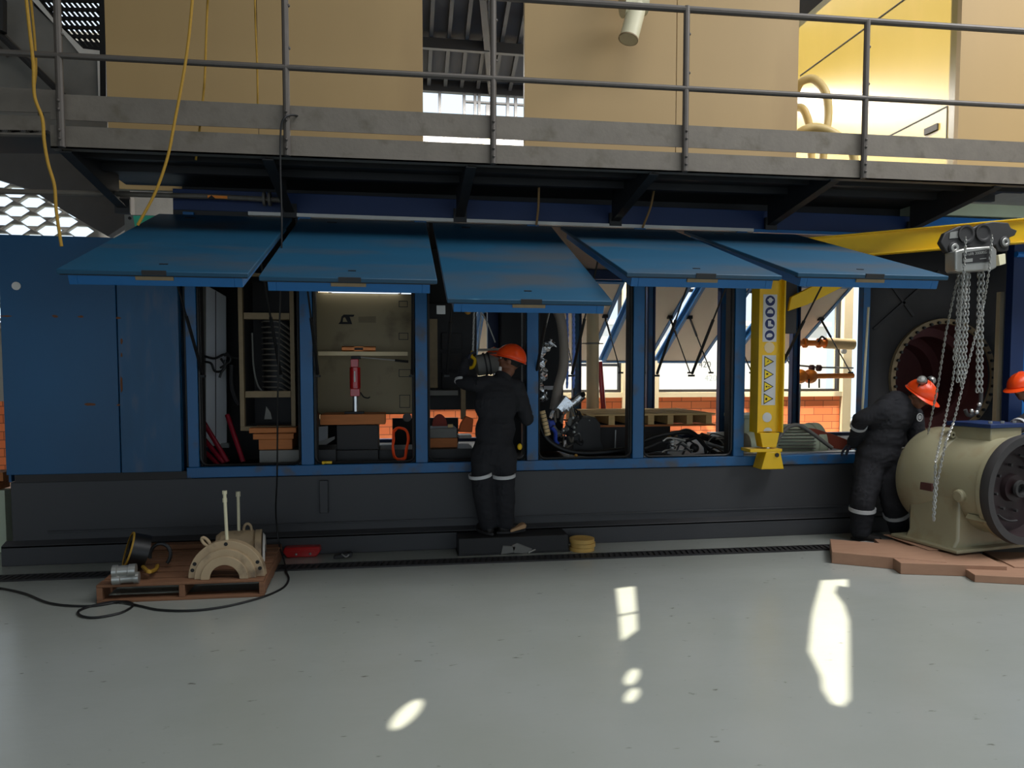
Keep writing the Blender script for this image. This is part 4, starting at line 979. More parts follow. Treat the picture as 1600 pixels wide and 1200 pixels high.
for k in range(12):
    x, y = random.uniform(1030, 1140), random.uniform(684, 710)
    MB().tube(smooth([A(x, y, .4), A(x + random.uniform(5, 22), y - random.uniform(2, 12), .42), A(x + random.uniform(20, 40), y + random.uniform(-4, 8), .4)], 5), random.choice((.006, .009, .012)), 8).build('cable', random.choice((M['dark2'], M['zinc'], M['rubber'], M['grey'])), t)
for k, (x, y) in enumerate(((1050, 690), (1050, 695), (1050, 700), (1064, 704))): q = A(x, y, .4); MB().lathe([(0, .01), (0, .035 - k * .004), (.012, .035 - k * .004), (.012, .01)], q, (0, 0, 1), 18).build('fitting', M['zinc'], t)
MB().tube([A(1100, 690, .5), A(1142, 702, .45)], .035, 12).build('steel_sleeve', M['zinc'], t)
for (x, y, r, m_) in ((1046, 683, .02, 'brass'), (1056, 682, .022, 'tan'), (1085, 700, .05, 'dark2'), (1140, 680, .035, 'creamcol')): MB().ball(A(x, y, .5), r, 12, 8).build('cap', M[m_], t)
solo(MB().tube([A(985, 713, .12), A(1070, 715, .12), A(1145, 712, .12)], .012, 8), 'steel_bar', 'bright steel bar lying along the sill of the fifth bay', 'bar', M['steel'])
block(1110, 676, 1140, 683, 1.2, .1, 'steel_bracket', 'bright steel bracket lying at the foot of the rear column', 'bracket', M['steel'])
# green machine at the right bays
t = thing('green_pump_motor', 'pale green finned motor lying in the bay behind the yellow mast', 'motor', A(1220, 710, .9))
a, b = A(1190, 690, .9), A(1285, 690, .9); zc = A(1240, 692, .9).z; rr = .22
MB().lathe([(0, 0), (0, rr * .8), (.08, rr), (b.x - a.x - .18, rr), (b.x - a.x - .17, rr * 1.05), (b.x - a.x - .08, rr * 1.05), (b.x - a.x, rr * .6), (b.x - a.x, 0)], (a.x, .9, zc), (1, 0, 0), 32).build('casing', M['green'], t)
mb = MB()
for k in range(11):
    an = PI * (.10 + .8 * k / 10); y, z = .9 - math.cos(an) * 0, zc
    an = -PI * .5 + (k - 5) * .17; c_, s_ = math.cos(an + PI), math.sin(an)
    mb.obox((a.x + .3, .9 + rr * 1.02 * math.sin(an) if False else .9 - rr * 1.03 * math.cos((k - 5) * .17), zc + rr * 1.03 * math.sin((k - 5) * .17)), (.22, 0, 0), (0, .02, 0), (0, 0, .004))
mb.build('cooling_fins', M['galv'], t)
a2, b2 = A(1163, 650, 1.0), A(1215, 680, 1.0)
MB().box(a2.x, b2.x, 1.0, 1.5, b2.z - .25, a2.z).build('terminal_box', M['green'], t, .012)
MB().box(a2.x - .01, b2.x + .01, .99, 1.5, a2.z - .03, a2.z + .01).build('terminal_lid', M['green'], t, .006)
MB().lathe([(0, 0), (0, .13), (.1, .16), (.12, 0)], A(1165, 695, .8), (1, 0, 0), 24).build('end_bell', M['green'], t)
solo(MB().tube(smooth([A(x, y, .5) for x, y in ((1212, 692), (1228, 670), (1245, 664), (1262, 672), (1300, 700))], 8), .022, 10), 'grey_hose', 'pale grey hose arching over the green motor', 'hose', M['grey'])
solo(MB().prism([A(x, y, .7) for x, y in ((1255, 668), (1275, 680), (1300, 700), (1330, 705), (1332, 690), (1300, 678), (1275, 670))], (0, .3, 0)), 'red_oxide_cover', 'rust red sheet cover beyond the green motor', 'cover', mat('cover_red', (150, 70, 50), .7), bevel=.006)
a, b = A(1160, 710, .15), A(1340, 711, .15)
solo(MB().box(a.x, b.x, .1, .2, a.z - .01, a.z + .015), 'polished_edge', 'bright polished steel strip on the sill of the wide right bay', 'strip', M['steel'])
# yellow and orange pipework beyond
t = thing('gas_pipe', 'orange pipe with a thick grey-tan silencer crossing the right window', 'pipe', A(1290, 535, 3.6))
MB().tube([A(1246, 536, 3.6), A(1290, 536, 3.6)], .045, 14).build('pipe', M['orangep'], t)
MB().tube([A(1289, 536, 3.6), A(1333, 538, 3.6)], .085, 20).build('silencer', M['label'], t)
for px in (1256, 1278, 1288): q = A(px, 536, 3.6); MB().tube([q, q + V((.04, 0, 0))], .075, 16).build('flange', M['orangep'], t)
MB().tube(smooth([A(x, y, 3.55) for x, y in ((1278, 534), (1284, 526), (1290, 530))], 4), .015, 8).build('handle', M['dark2'], t)
t = thing('valve_pipe', 'lower orange pipe with two round valves in the right bay', 'pipe', A(1290, 588, 3.4))
MB().tube([A(1246, 588, 3.4), A(1333, 587, 3.4)], .04, 14).build('pipe', M['orangep'], t)
for px in (1250, 1266): MB().ball(A(px, 588, 3.4), .11, 16, 12).build('valve_body', M['orangep'], t)
for px in (1264, 1280): MB().tube([A(px, 592, 3.3), A(px, 606, 3.3)], .012, 6).build('drain_stub', M['dark2'], t)
t = thing('sensor_line', 'thin silver line with two red handwheels above the valve pipe', 'pipe', A(1290, 574, 3.4))
MB().tube([A(1247, 571, 3.4), A(1280, 574, 3.4), A(1333, 575, 3.4)], .014, 8).build('line', M['zinc'], t)
for px in (1266, 1277): q = A(px, 575, 3.4); MB().tube([q, q + V((.05, 0, 0))], .05, 12).build('handwheel', M['darkred'], t)
solo(MB().tube([A(1250, 600, 3.0), A(1248, 662, 3.0)], .015, 8), 'white_riser', 'thin white vertical pipe before the bricks of the right bay', 'pipe', M['white'])
solo(MB().tube([A(1317, 549, 5.7), A(1317, 549, 5.7) + V((0, -.05, 0))], .05, 20), 'wall_gauge', 'small round gauge on the cream pier right of the window', 'gauge', M['grey'])

# ================================================================== jib crane and chain hoist
jc = thing('jib_crane', 'yellow jib crane mast with safety stickers and a boom reaching right', 'crane', A(1205, 725, -.16))
mt = lambda x, y, d=0.0: A(x, y, -.16 - d)
T0, T1, B0, B1 = mt(1190, 425), mt(1222, 425), mt(1182, 676), mt(1216, 676)
xm0, xm1 = mt(1188, 560).x, mt(1220, 560).x
zt, zb_ = T0.z + .2, B0.z
MB().box(xm0 - .03, xm1 + .02, -.13, -.05, zb_, zt).build('mast_web', M['yellow'], jc, .004)
MB().box(xm0 - .035, xm0 - .02, -.19, -.03, zb_, zt).build('mast_flange', M['yellow'], jc, .003)
MB().box(xm1 + .01, xm1 + .025, -.19, -.03, zb_, zt).box(xm1 + .025, xm1 + .07, -.05, -.04, zb_, zt).build('mast_flange', M['yellow'], jc, .003)
yw = -.131
def sp(px, py): p = A(px, py, yw); return p
def stk(y0, y1, name):
    a, b = sp(1196, y0), sp(1196, y1); xc = (xm0 + xm1) / 2
    return MB().box(xc - .072, xc + .072, yw - .002, yw, b.z, a.z).build(name, M['signw'], jc), xc
s1, xc = stk(460, 534, 'safety_sticker')
for i, py in enumerate((470, 488, 506, 524)):
    z = sp(1205, py).z; nm = ('goggles_sign', 'helmet_sign', 'boot_sign', 'glove_sign')[i]
    c_ = MB().cyl((xc, yw - .002, z), (xc, yw - .004, z), .05, .05, 28).build(nm, M['signblue'], s1)
    mb = MB()
    if i == 0: mb.ball((xc, yw - .005, z + .005), (.022, .001, .026), 12, 8).box(xc - .03, xc + .03, yw - .006, yw - .005, z + .002, z + .014)
    elif i == 1: mb.prism([(xc - .034, yw - .005, z - .01), (xc + .032, yw - .005, z - .012), (xc + .028, yw - .005, z + .012), (xc + .005, yw - .005, z + .03), (xc - .02, yw - .005, z + .018)], (0, -.001, 0))
    elif i == 2: mb.prism([(xc - .02, yw - .005, z + .03), (xc + .012, yw - .005, z + .03), (xc + .01, yw - .005, z), (xc + .034, yw - .005, z - .01), (xc + .034, yw - .005, z - .026), (xc - .02, yw - .005, z - .026)], (0, -.001, 0))
    else: mb.ball((xc, yw - .005, z), (.03, .001, .02), 12, 8).box(xc - .034, xc - .012, yw - .006, yw - .005, z - .02, z + .004)
    mb.build('pictogram', M['signw'], s1)
q = sp(1205, 543); MB().cyl((xc, yw, q.z), (xc, yw - .003, q.z), .055, .055, 9).build('cream_spot', M['creamcol'], jc)
s2, xc = stk(555, 633, 'warning_sticker')
for i, py in enumerate((565, 585, 604, 623)):
    z = sp(1205, py).z; u = .055
    mb = MB(); mb.mi = 0; mb.prism([(xc - .05, yw - .003, z - u), (xc + .052, yw - .003, z), (xc - .05, yw - .003, z + u)], (0, -.001, 0))
    mb.mi = 1; u = .042; mb.prism([(xc - .044, yw - .0045, z - u), (xc + .036, yw - .0045, z), (xc - .044, yw - .0045, z + u)], (0, -.001, 0))
    mb.mi = 0
    if i == 0: mb.prism([(xc - .03, yw - .006, z - .01), (xc - .002, yw - .006, z + .004), (xc - .012, yw - .006, z + .012)], (0, -.001, 0))
    elif i == 1: mb.box(xc - .03, xc - .008, yw - .006, yw - .005, z - .004, z + .012)
    elif i == 2: mb.ball((xc - .024, yw - .006, z), (.009, .001, .009), 8, 6).box(xc - .01, xc + .01, yw - .006, yw - .005, z - .004, z + .003)
    else: mb.box(xc - .034, xc - .014, yw - .006, yw - .005, z - .014, z + .01)
    mb.build('warning_triangle', (M['black'], M['signyel']), s2)
q = sp(1200, 652); MB().cyl((xc - .01, yw, q.z), (xc - .01, yw - .003, q.z), .048, .048, 24).build('rating_disc', M['signw'], jc)
q = sp(1198, 672); MB().prism([V((xc + .045 * math.cos(t), yw - .001, q.z - .01 + .035 * math.sin(t))) for t in [PI * k / 10 for k in range(11)]], (0, -.002, 0)).build('half_disc', M['signw'], jc)
# pin and foot bracket
z1, z2 = mt(1200, 676).z, mt(1200, 708).z
MB().prism([(xm0 - .01, -.2, z1), (xm0 + .02, -.2, z1 - .14), (xm1 - .05, -.2, z1 - .14), (xm1 - .02, -.2, z1)], (0, .12, 0)).build('lower_neck', M['yellow'], jc, .004)
MB().cyl((xc - .01, -.15, z2), (xc - .01, -.15, z1), .03, .03, 18).build('pivot_pin', M['steel'], jc)
za = mt(1200, 702).z; zc = mt(1200, 732).z
MB().box(xm0 - .12, xm1 + .0, -.22, -.03, za - .02, za + .01).build('foot_bracket', M['yellow'], jc, .003)
MB().prism([(xc - .06, -.05, za - .02), (xc + .09, -.05, za - .02), (xc + .13, -.05, zc), (xc - .11, -.05, zc)], (0, -.17, 0)).build('foot_block', M['yellow'], jc, .006)
q = V((xc + .05, -.222, za - .05)); MB().cyl(q, q + V((0, -.01, 0)), .022, .022, 6).build('foot_bolt', M['dark'], jc)
# head, brace and boom
bA, bB = V((3.75, -.12, 2.80)), V((5.42, -1.22, 2.84))
bd = (bB - bA).normalized(); bs = V((bd.y, -bd.x, 0))
bu = V((0, 0, 1))
sA = A(1330, 388, -.42); bA = V((3.62, -.10, 2.82))
mb = MB()
cc = (bA + bB) / 2; L = (bB - bA).length
mb.obox(cc, bd * L / 2, bs * .006, bu * .095).obox(cc + bu * .098, bd * L / 2, bs * .045, bu * .006).obox(cc - bu * .098, bd * L / 2, bs * .045, bu * .006)
mb.build('boom', M['yellow'], jc, .002)
MB().obox(bB, bd * .008, bs * .05, bu * .125).build('end_plate', M['yellow'], jc, .002)
q = bB - bd * .09 + bs * -.0 + bu * .02
MB().cyl(q + V((0, -.04, 0)), q + V((0, -.075, 0)), .012, .012, 10).build('end_bolt', M['signw'], jc)
MB().box(xm0 - .03, 3.9, -.14, -.05, 2.72, 2.9).build('mast_head', M['yellow'], jc, .004)
MB().prism([A(1232, 486, -.12), A(1236, 464, -.12), A(1300, 432, -.3), A(1380, 404, -.5), A(1390, 412, -.5), A(1322, 446, -.3), A(1262, 476, -.15)], (0, .05, 0)).build('knee_brace', M['yellow'], jc, .006)
MB().box(xm1 + .07, xm1 + .2, -.09, -.03, mt(1200, 520).z, mt(1200, 500).z + .6).build('hinge_side', M['dark2'], jc, .004)

ch = thing('chain_hoist', 'trolley chain hoist with a grey case hanging from the yellow boom', 'hoist', A(1527, 425, -1.12))
hY = -1.16
def hp_(x, y, d=0.0): return A(x, y, hY - d)
h0 = hp_(1527, 372)
bod = [(1470, 379), (1477, 364), (1497, 354), (1508, 352), (1520, 356), (1532, 350), (1552, 346), (1576, 348), (1580, 356), (1590, 360), (1586, 368), (1578, 371), (1576, 392), (1560, 392), (1556, 383), (1534, 388), (1512, 385), (1500, 390), (1480, 395)]
MB().prism([hp_(x, y, .09) for x, y in bod], (0, .05, 0)).build('trolley', M['dark'], ch, .008)
for (x, y) in ((1508, 366), (1535, 364)):
    q = hp_(x, y, .09); MB().lathe([(0, .02), (0, .075), (.02, .075), (.02, .06), (.008, .05), (.008, .0)], q, (0, -1, 0), 28).build('gear_cover', M['dark'], ch)
a, b = hp_(1484, 362, .095), hp_(1503, 372, .095)
MB().prism([hp_(1484, 363, .092), hp_(1503, 360, .092), hp_(1503, 371, .092), hp_(1483, 373, .092)], (0, -.004, 0)).build('name_plate', M['zinc'], ch)
for (x, y) in ((1488, 388), (1567, 379)):
    q = hp_(x, y, .08); wl = MB().lathe([(0, 0), (0, .045), (.02, .05), (.03, .042), (.03, 0)], q, (0, -1, 0), 24).build('wheel', M['dark'], ch)
    MB().lathe([(.031, .036), (.031, .022)], q, (0, -1, 0), 24).lathe([(.0305, .034), (.034, .03), (.034, .018), (.0305, .014)], q, (0, -1, 0), 24).build('wheel_ring', M['zinc'], wl)
case = [(1493, 392), (1510, 387), (1552, 384), (1558, 390), (1558, 418), (1550, 422), (1496, 425), (1493, 420)]
cs = MB().prism([hp_(x, y, .17) for x, y in case], (0, .12, 0)).build('hoist_case', M['zinc'], ch, .012)
MB().prism([hp_(x, y, .172) for x, y in ((1504, 395), (1546, 389), (1546, 409), (1504, 412))], (0, -.004, 0)).build('face_plate', M['black'], cs)
aX = (hp_(1546, 390) - hp_(1504, 395)).normalized()
text('plate_lettering', 'Tralift 3000KG', .034, hp_(1525, 396, .178), M['zinc'], cs, ax=aX)
MB().obox(hp_(1513, 407, .178), aX * .04, (0, .001, 0), (0, 0, .014)).build('pale_patch', M['zinc'], cs)
MB().obox(hp_(1536, 404, .178), aX * .03, (0, .001, 0), (0, 0, .003)).build('plate_line', M['zinc'], cs)
MB().prism([hp_(x, y, .12) for x, y in ((1560, 398), (1571, 396), (1572, 412), (1562, 415))], (0, .06, 0)).build('side_tag', M['ivory'], cs, .003)
def hch(pts, name, r, L, wd, grp=None): return chain(name, [A(x, y, Y_) for x, y, Y_ in pts], M['zinc'], ch, r=r, L=L, wd=wd)
hch([(1509, 373, -1.36), (1506, 425, -1.36), (1498, 520, -1.28), (1488, 600, -1.2), (1476, 660, -1.3), (1462, 720, -1.5), (1458, 812, -1.5)], 'hand_chain', .0042, .034, .022)
hch([(1550, 370, -1.36), (1545, 425, -1.36), (1538, 470, -1.25), (1510, 580, -1.2), (1490, 660, -1.3), (1478, 690, -1.42), (1464, 755, -1.5), (1459, 812, -1.5)], 'hand_chain', .0042, .034, .022)
hch([(1498, 425, -1.2), (1478, 520, -1.0), (1466, 600, -.9), (1450, 677, -.8)], 'load_chain', .0045, .036, .022)
for k, (x, e) in enumerate(((1499, 560), (1504, 592), (1509, 600), (1514, 590), (1504, 598), (1509, 575))):
    hch([(x + (k > 3) * 2, 426, -1.21 - .02 * (k % 3)), (x - 3, 500, -1.21 - .02 * (k % 3)), (x - 8, e, -1.2)], 'slack_chain', .0058, .044, .031)
for k, (x, e) in enumerate(((1530, 610), (1536, 615))):
    hch([(x, 424, -1.2 - .02 * k), (x - 2, 520, -1.18), (x - 3, e, -1.15)], 'slack_chain', .006, .046, .032)
hk = smooth([A(x, y, -1.14) for x, y in ((1533, 612), (1532, 628), (1528, 640), (1520, 648), (1512, 648), (1508, 640))], 5)
MB().tube(hk, .016, 10).build('load_hook', M['dark2'], ch)
for (x, y) in ((1530, 632), (1526, 644), (1518, 642)): MB().ball(A(x, y, -1.17), .018, 10, 8).build('hook_latch', M['steel'], ch)

# ================================================================== big motor on planks
mo = thing('large_motor', 'large cream-green motor with an open dark end resting on planks', 'motor', (5.1, -1.1, .11))
mx, mz = 5.1, .66
MB().lathe([(-1.50, .42), (-1.50, .445), (-1.40, .445), (-1.38, .415), (-.98, .415), (-.96, .43), (-.80, .46), (-.66, .465), (-.60, .44), (-.56, .36), (-.54, .2), (-.54, 0)], (mx, 0, mz), (0, 1, 0), 64).build('housing', M['motor'], mo)
MB().lathe([(-1.515, .39), (-1.52, .455), (-1.47, .462), (-1.44, .45)], (mx, 0, mz), (0, 1, 0), 64).build('end_rim', M['dark2'], mo)
op = MB().lathe([(-1.51, .39), (-1.36, .37), (-1.36, .12), (-1.40, .11), (-1.40, 0)], (mx, 0, mz), (0, 1, 0), 48).build('open_end', mat('dark_oxide', (38, 24, 26), .5), mo)
MB().lathe([(-1.41, .05), (-1.44, .075), (-1.46, .07), (-1.46, .045), (-1.42, .04), (-1.42, 0)], (mx, 0, mz), (0, 1, 0), 32).build('hub', M['dark'], op)
for k in range(8):
    a = 2 * PI * k / 8 + .2; q = V((mx + .2 * math.cos(a), -1.37, mz + .2 * math.sin(a)))
    MB().cyl(q, q + V((0, -.03, 0)), .012, .012, 8).build('bolt', M['dark2'], op)
for a0 in (.6, 2.7, 4.0): MB().tube([V((mx + .28 * math.cos(a0 + t * .12), -1.40, mz + .28 * math.sin(a0 + t * .12))) for t in range(8)], .010, 6).build('lead_wire', M['dark2'], op)
MB().lathe([(-.54, 0), (-.54, .12), (-.38, .13), (-.38, .24), (-.26, .24), (-.24, .2), (-.22, .09), (-.14, .08), (-.12, 0)], (mx, 0, mz - .02), (0, 1, 0), 32).build('shaft_end', M['zinc'], mo)
ft = MB()
ft.prism([(mx - .40, -1.22, mz), (mx - .40, -1.22, .2), (mx - .46, -1.22, .11), (mx + .46, -1.22, .11), (mx + .40, -1.22, .2), (mx + .40, -1.22, mz)], (0, .50, 0)).build('pedestal', M['motor'], mo, .02)
MB().box(mx - .50, mx + .5, -1.30, -.62, .11, .14).build('foot_plate', M['motor'], mo, .008)
a = math.radians(200)
def side(y, ang, rr=.415): return V((mx + rr * math.cos(ang), y, mz + rr * math.sin(ang)))
q = side(-1.24, math.radians(189)); n_ = V((math.cos(math.radians(189)), 0, math.sin(math.radians(189))))
MB().lathe([(-.02, 0.0), (-.02, .055), (.03, .052), (.04, .04), (.04, 0)], q, n_, 28).build('side_boss', M['motor'], mo)
q = side(-1.36, math.radians(218)); MB().obox(q, (.05, 0, -.02), (0, .09, 0), (.012, 0, .02)).build('drip_lip', M['motor'], mo, .005)
q = side(-.93, math.radians(185), .435); MB().obox(q, (.012, 0, 0), (0, .06, 0), (0, 0, .035)).build('rating_plate', mat('plate_brown', (80, 45, 42), .6), mo, .002)
MB().box(mx - .14, mx + .22, -1.28, -.90, mz + .38, mz + .50).build('terminal_base', M['motor'], mo, .008)
MB().box(mx - .17, mx + .25, -1.30, -.88, mz + .50, mz + .535).build('terminal_flange', M['navy'], mo, .004)
for k in range(3): q = V((mx - .1 + .14 * k, -1.24, mz + .536)); MB().cyl(q, q + V((0, 0, .02)), .016, .016, 6).build('flange_bolt', M['zinc'], mo)
MB().lathe([(0, .012), (.0, .03), (.03, .03), (.03, .012)], (mx - .2, -.98, mz + .42), (0, 1, 0), 16).build('lifting_eye', M['motor'], mo)
mo.location.x -= .04; mo.rotation_euler.z = R(9)
# planks
def plank(px, w_, d, rot, name, label, z0=0.0, h=.10, m='plank'):
    c = AZ(px[0], px[1], z0 + h / 2); cr, sr = math.cos(rot), math.sin(rot)
    return solo(MB().obox((c.x, c.y, z0 + h / 2), (w_ / 2 * cr, w_ / 2 * sr, 0), (-d / 2 * sr, d / 2 * cr, 0), (0, 0, h / 2)), name, label, 'plank', M[m], 'planks under the large motor', .004)
plank((1382, 868), .85, .50, -.55, 'timber_plank', 'dusty plank at the left end under the large motor')
plank((1470, 880), .80, .42, -.28, 'timber_plank', 'dusty plank in front of the motor pedestal', 0, .094)
plank((1425, 862), .5, .5, -.4, 'timber_plank', 'dusty plank filling the gap behind the front planks by the motor foot', 0, .085)
plank((1560, 893), .55, .50, -.35, 'timber_plank', 'red-brown plank under the front right of the large motor', 0, .06)
plank((1640, 882), .8, .50, -.30, 'timber_plank', 'red-brown plank at the right edge of the frame', 0, .07)
solo(MB().box(mx - .62, mx + .9, -1.20, -.62, .075 + .028, .108), 'packing_board', 'thin dusty board between the planks and the motor foot', 'board', M['plank'], bevel=.003)
solo(MB().box(4.15, 4.6, -.62, -.50, 0, .02), 'floor_batten', 'short pale slat on the floor by the bending worker\'s feet', 'batten', M['white'], bevel=.003)

# ================================================================== pallet with castings at the left
pl = thing('wooden_pallet', 'worn brown wooden pallet on the floor carrying cream ring castings', 'pallet', (-1.65, -.75, 0))
K = [AZ(150, 915, .13), AZ(412, 905, .13), AZ(442, 852, .13), AZ(222, 856, .13)]
p0 = K[0]; ex_ = (K[1] - K[0]); ey_ = V((K[3].x - K[0].x, K[3].y - K[0].y, 0)) ; ey_ = (ey_ + (K[2] - K[1])) / 2; ex_.z = 0; ey_.z = 0
def pbox(mb, u0, u1, v0, v1, z0, z1):
    c = p0 + ex_ * (u0 + u1) / 2 + ey_ * (v0 + v1) / 2; c.z = (z0 + z1) / 2
    return mb.obox(c, ex_ * (u1 - u0) / 2, ey_ * (v1 - v0) / 2, (0, 0, (z1 - z0) / 2))
for k in range(7):
    v = k * .148; pbox(MB(), 0, 1, v, v + .118, .112, .132).build('deck_board', M['wood2'], pl, .003)
for u in (0, .485, .97): pbox(MB(), u, u + .035, 0, 1, .022, .111).build('bearer', M['wood2'], pl, .003)
for v in (0, .45, .88): pbox(MB(), 0, 1, v, v + .11, .0, .021).build('bottom_board', M['wood2'], pl, .003)
q = p0 + ex_ * .28 + ey_ * .97; MB().obox((q.x, q.y, .155), ex_ * .30, ey_ * .05, (0, 0, .02)).build('raised_board', M['wood2'], pl, .004)
def half_ring(name, label, c, ax, ri, ro, th, lug, parent_z=.133, steps=True):
    """half ring standing on its two ends; ax = axis direction (horizontal)"""
    t = thing(name, label, 'casting', c); ax = V(ax).normalized(); h = ax.cross(V((0, 0, 1)))
    c = V(c)
    def ring(r0, r1, t0, t1, part, mtl):
        mb = MB(); n = 28; o_ = []
        for k in range(n + 1):
            a = PI * k / n; d = h * math.cos(a) + V((0, 0, 1)) * math.sin(a)
            for (tt, rr) in ((t0, r0), (t0, r1), (t1, r1), (t1, r0)): o_.append(c + ax * tt + d * rr)
        fs = []
        for k in range(n):
            for j in range(4): fs.append((k * 4 + j, k * 4 + (j + 1) % 4, k * 4 + 4 + (j + 1) % 4, k * 4 + 4 + j))
        fs += [(3, 2, 1, 0), (n * 4, n * 4 + 1, n * 4 + 2, n * 4 + 3)]
        mb.add(o_, fs, True); return mb.build(part, mtl, t, .003)
    ring(ri, ro, 0, th, 'outer_ring', M['casting'])
    if steps:
        ring(ri - .02, ro * .80, -.035, 0, 'inner_step', M['casting']); ring(ri - .03, ro * .62, -.055, -.035, 'bore_lip', M['casting'])
        for a in (.25, .45, 1.57, 2.7, 2.9):
            d = h * math.cos(a) + V((0, 0, 1)) * math.sin(a); q = c + d * ro * .91
            MB().cyl(q - ax * .002, q + ax * .0, .014, .014, 12).build('bolt_hole', M['black'], t)
    for a in lug:
        d = h * math.cos(a) + V((0, 0, 1)) * math.sin(a); q = c + d * (ro + .03) + ax * th * .5
        MB().tube([q + (d * math.cos(t_) + h * math.sin(t_) * .6) * .036 for t_ in [2 * PI * j / 14 for j in range(14)]], .012, 8, closed=True).build('lifting_eye', M['casting'], t)
    return t
c1 = AZ(358, 903, .133); ax1 = V((.06, 1, 0))
r_ = (AZ(414, 900, .133) - AZ(293, 905, .133)).length / 2
h1 = half_ring('ring_casting', 'cream half ring casting with stepped bore standing at the pallet front', AZ(354, 902, .133), (.05, 1, 0), r_ * .50, r_, .07, (2.1,))
c1 = V(h1.location)
a = A(353, 840, c1.y + .04); b = A(351, 772, c1.y + .04)
MB().tube([V((c1.x, c1.y + .04, a.z - .05)), b], .012, 10).build('stand_pipe', M['ivory'], h1); MB().tube([b, b + V((0, 0, .025))], .017, 10).tube([b - V((0, 0, .06)), b - V((0, 0, .03))], .016, 10).build('pipe_cap', M['ivory'], h1)
c2 = AZ(395, 876, .133); c2.y += .12
h2 = half_ring('ring_casting', 'second cream half ring casting turned sideways behind the front one', c2, (1, .15, 0), .10, .22, .05, (), steps=True)
h2x = V(c2)
MB().lathe([(-.30, .0), (-.30, .09), (-.26, .12), (-.02, .12), (0, .1)], h2x + V((0, .02, .10)), (1, .15, 0), 28, a0=-PI / 2, a1=PI / 2).build('half_barrel', M['casting'], h2)
MB().lathe([(.05, .10), (.06, .19), (.075, .17), (.075, .10)], h2x, (1, .15, 0), 28, a0=-PI / 2, a1=PI / 2).build('white_liner', M['white'], h2)
q = h2x + V((-.06, 0, .23)); MB().tube([q + V((math.cos(t_) * .03, 0, math.sin(t_) * .045)) for t_ in [2 * PI * j / 14 for j in range(14)]], .011, 8, closed=True).build('lifting_eye', M['casting'], h2)
q = h2x + V((-.18, 0, .16)); MB().tube([q + V((math.cos(t_) * .03, 0, math.sin(t_) * .035)) for t_ in [2 * PI * j / 14 for j in range(14)]], .011, 8, closed=True).build('lifting_eye', M['casting'], h2)
b = A(372, 770, c2.y); MB().tube([V((b.x, c2.y, c2.z + .10)), b], .012, 10).build('stand_pipe', M['ivory'], h2); MB().tube([b - V((0, 0, .03)), b + V((0, 0, .01))], .018, 10).build('pipe_cap', M['ivory'], h2)
# roll and clamps at the pallet's left corner
t = thing('strap_roll', 'black rubber roll with yellow edge lying on the pallet beside silver clamps', 'roll', AZ(218, 890, .133))
q0 = AZ(216, 889, .133)
ax_ = V((-.85, -.38, .30)).normalized()
MB().tube([q0 + V((.16 + .075 * math.cos(a), .02 * math.sin(a), .10 + .085 * math.sin(a))) for a in [PI * k / 12 for k in range(-3, 14)]], .014, 8).build('rubber_loop', M['rubber'], t)
MB().lathe([(-.06, .07), (-.06, .13), (.06, .13), (.06, .07), (-.06, .07)], q0 + V((.0, 0, .14)), ax_, 32).build('rubber_roll', M['rubber'], t)
MB().lathe([(.058, .118), (.058, .135), (.07, .135), (.07, .118)], q0 + V((.0, 0, .14)), ax_, 32).build('yellow_edge', M['yrope'], t)
MB().tube(smooth([AZ(222, 884, .16), AZ(232, 893, .2), AZ(243, 890, .16), AZ(246, 884, .15)], 6), .015, 8).build('yellow_tail', M['yrope'], t)
t = thing('silver_clamp', 'upper silver cylinder clamp beside the black roll on the pallet', 'clamp', AZ(188, 888, .15), 'silver clamps on the pallet')
a = AZ(176, 893, .23); b = a + V((.17, .02, .0)); MB().lathe([(0, 0), (0, .045), (.03, .045), (.035, .038), (.1, .038), (.105, .045), (.15, .045), (.15, 0)], a, b - a, 24).build('barrel', M['zinc'], t)
t = thing('silver_clamp', 'lower silver cylinder clamp flat on the pallet corner', 'clamp', AZ(188, 905, .14), 'silver clamps on the pallet')
a = AZ(176, 905, .175); b = a + V((.17, .02, .0)); MB().lathe([(0, 0), (0, .04), (.05, .04), (.055, .033), (.13, .033), (.14, .04), (.17, .04), (.17, 0)], a, b - a, 24).build('barrel', M['zinc'], t)
# red tray, shoes, flanges, step, crumpled sheet
t = thing('red_tray', 'red plastic tray on the floor beside the pallet', 'tray', AZ(472, 872, 0))
q = AZ(472, 871, 0)
MB().prism([q + V((x, 0, z)) for x, z in ((-.13, .0), (.12, .0), (.16, .05), (.15, .09), (-.15, .09), (-.165, .05))], (0, .16, 0)).build('tub', M['red'], t, .01)
MB().prism([q + V((x, -.004, z)) for x, z in ((-.11, .05), (.11, .05), (.10, .06), (-.10, .06))], (0, -.004, 0)).build('rib', M['red'], t)
for s in (-.05, .07): MB().ball(q + V((s, -.004, .03)), .012, 8, 6).build('clip', M['zinc'], t)
t = thing('small_clamp', 'small dark clamp with a shiny band on the floor by the plinth', 'clamp', AZ(536, 869, 0))
q = AZ(536, 868, .02); MB().obox(q, (.08, .0, .012), (0, .03, 0), (0, 0, .018)).build('body', M['dark'], t, .008); MB().tube(smooth([q + V((-.01, -.02, .02)), q + V((.03, -.035, -.005)), q + V((.06, -.02, .02))], 5), .007, 6).build('band', M['steel'], t)
t = thing('metal_step', 'low black metal step against the plinth under the standing worker', 'step', (1.03, -.25, 0))
MB().box(.50, 1.50, -.36, -.105, .0, .155).build('step_box', M['dark'], t, .006)
MB().box(.49, 1.51, -.37, -.105, .0, .012).build('step_foot', M['dark'], t)
t = thing('crumpled_plate', 'bent grey metal plate lying on the floor before the black step', 'plate', AZ(805, 868, 0))
q = AZ(803, 866, 0)
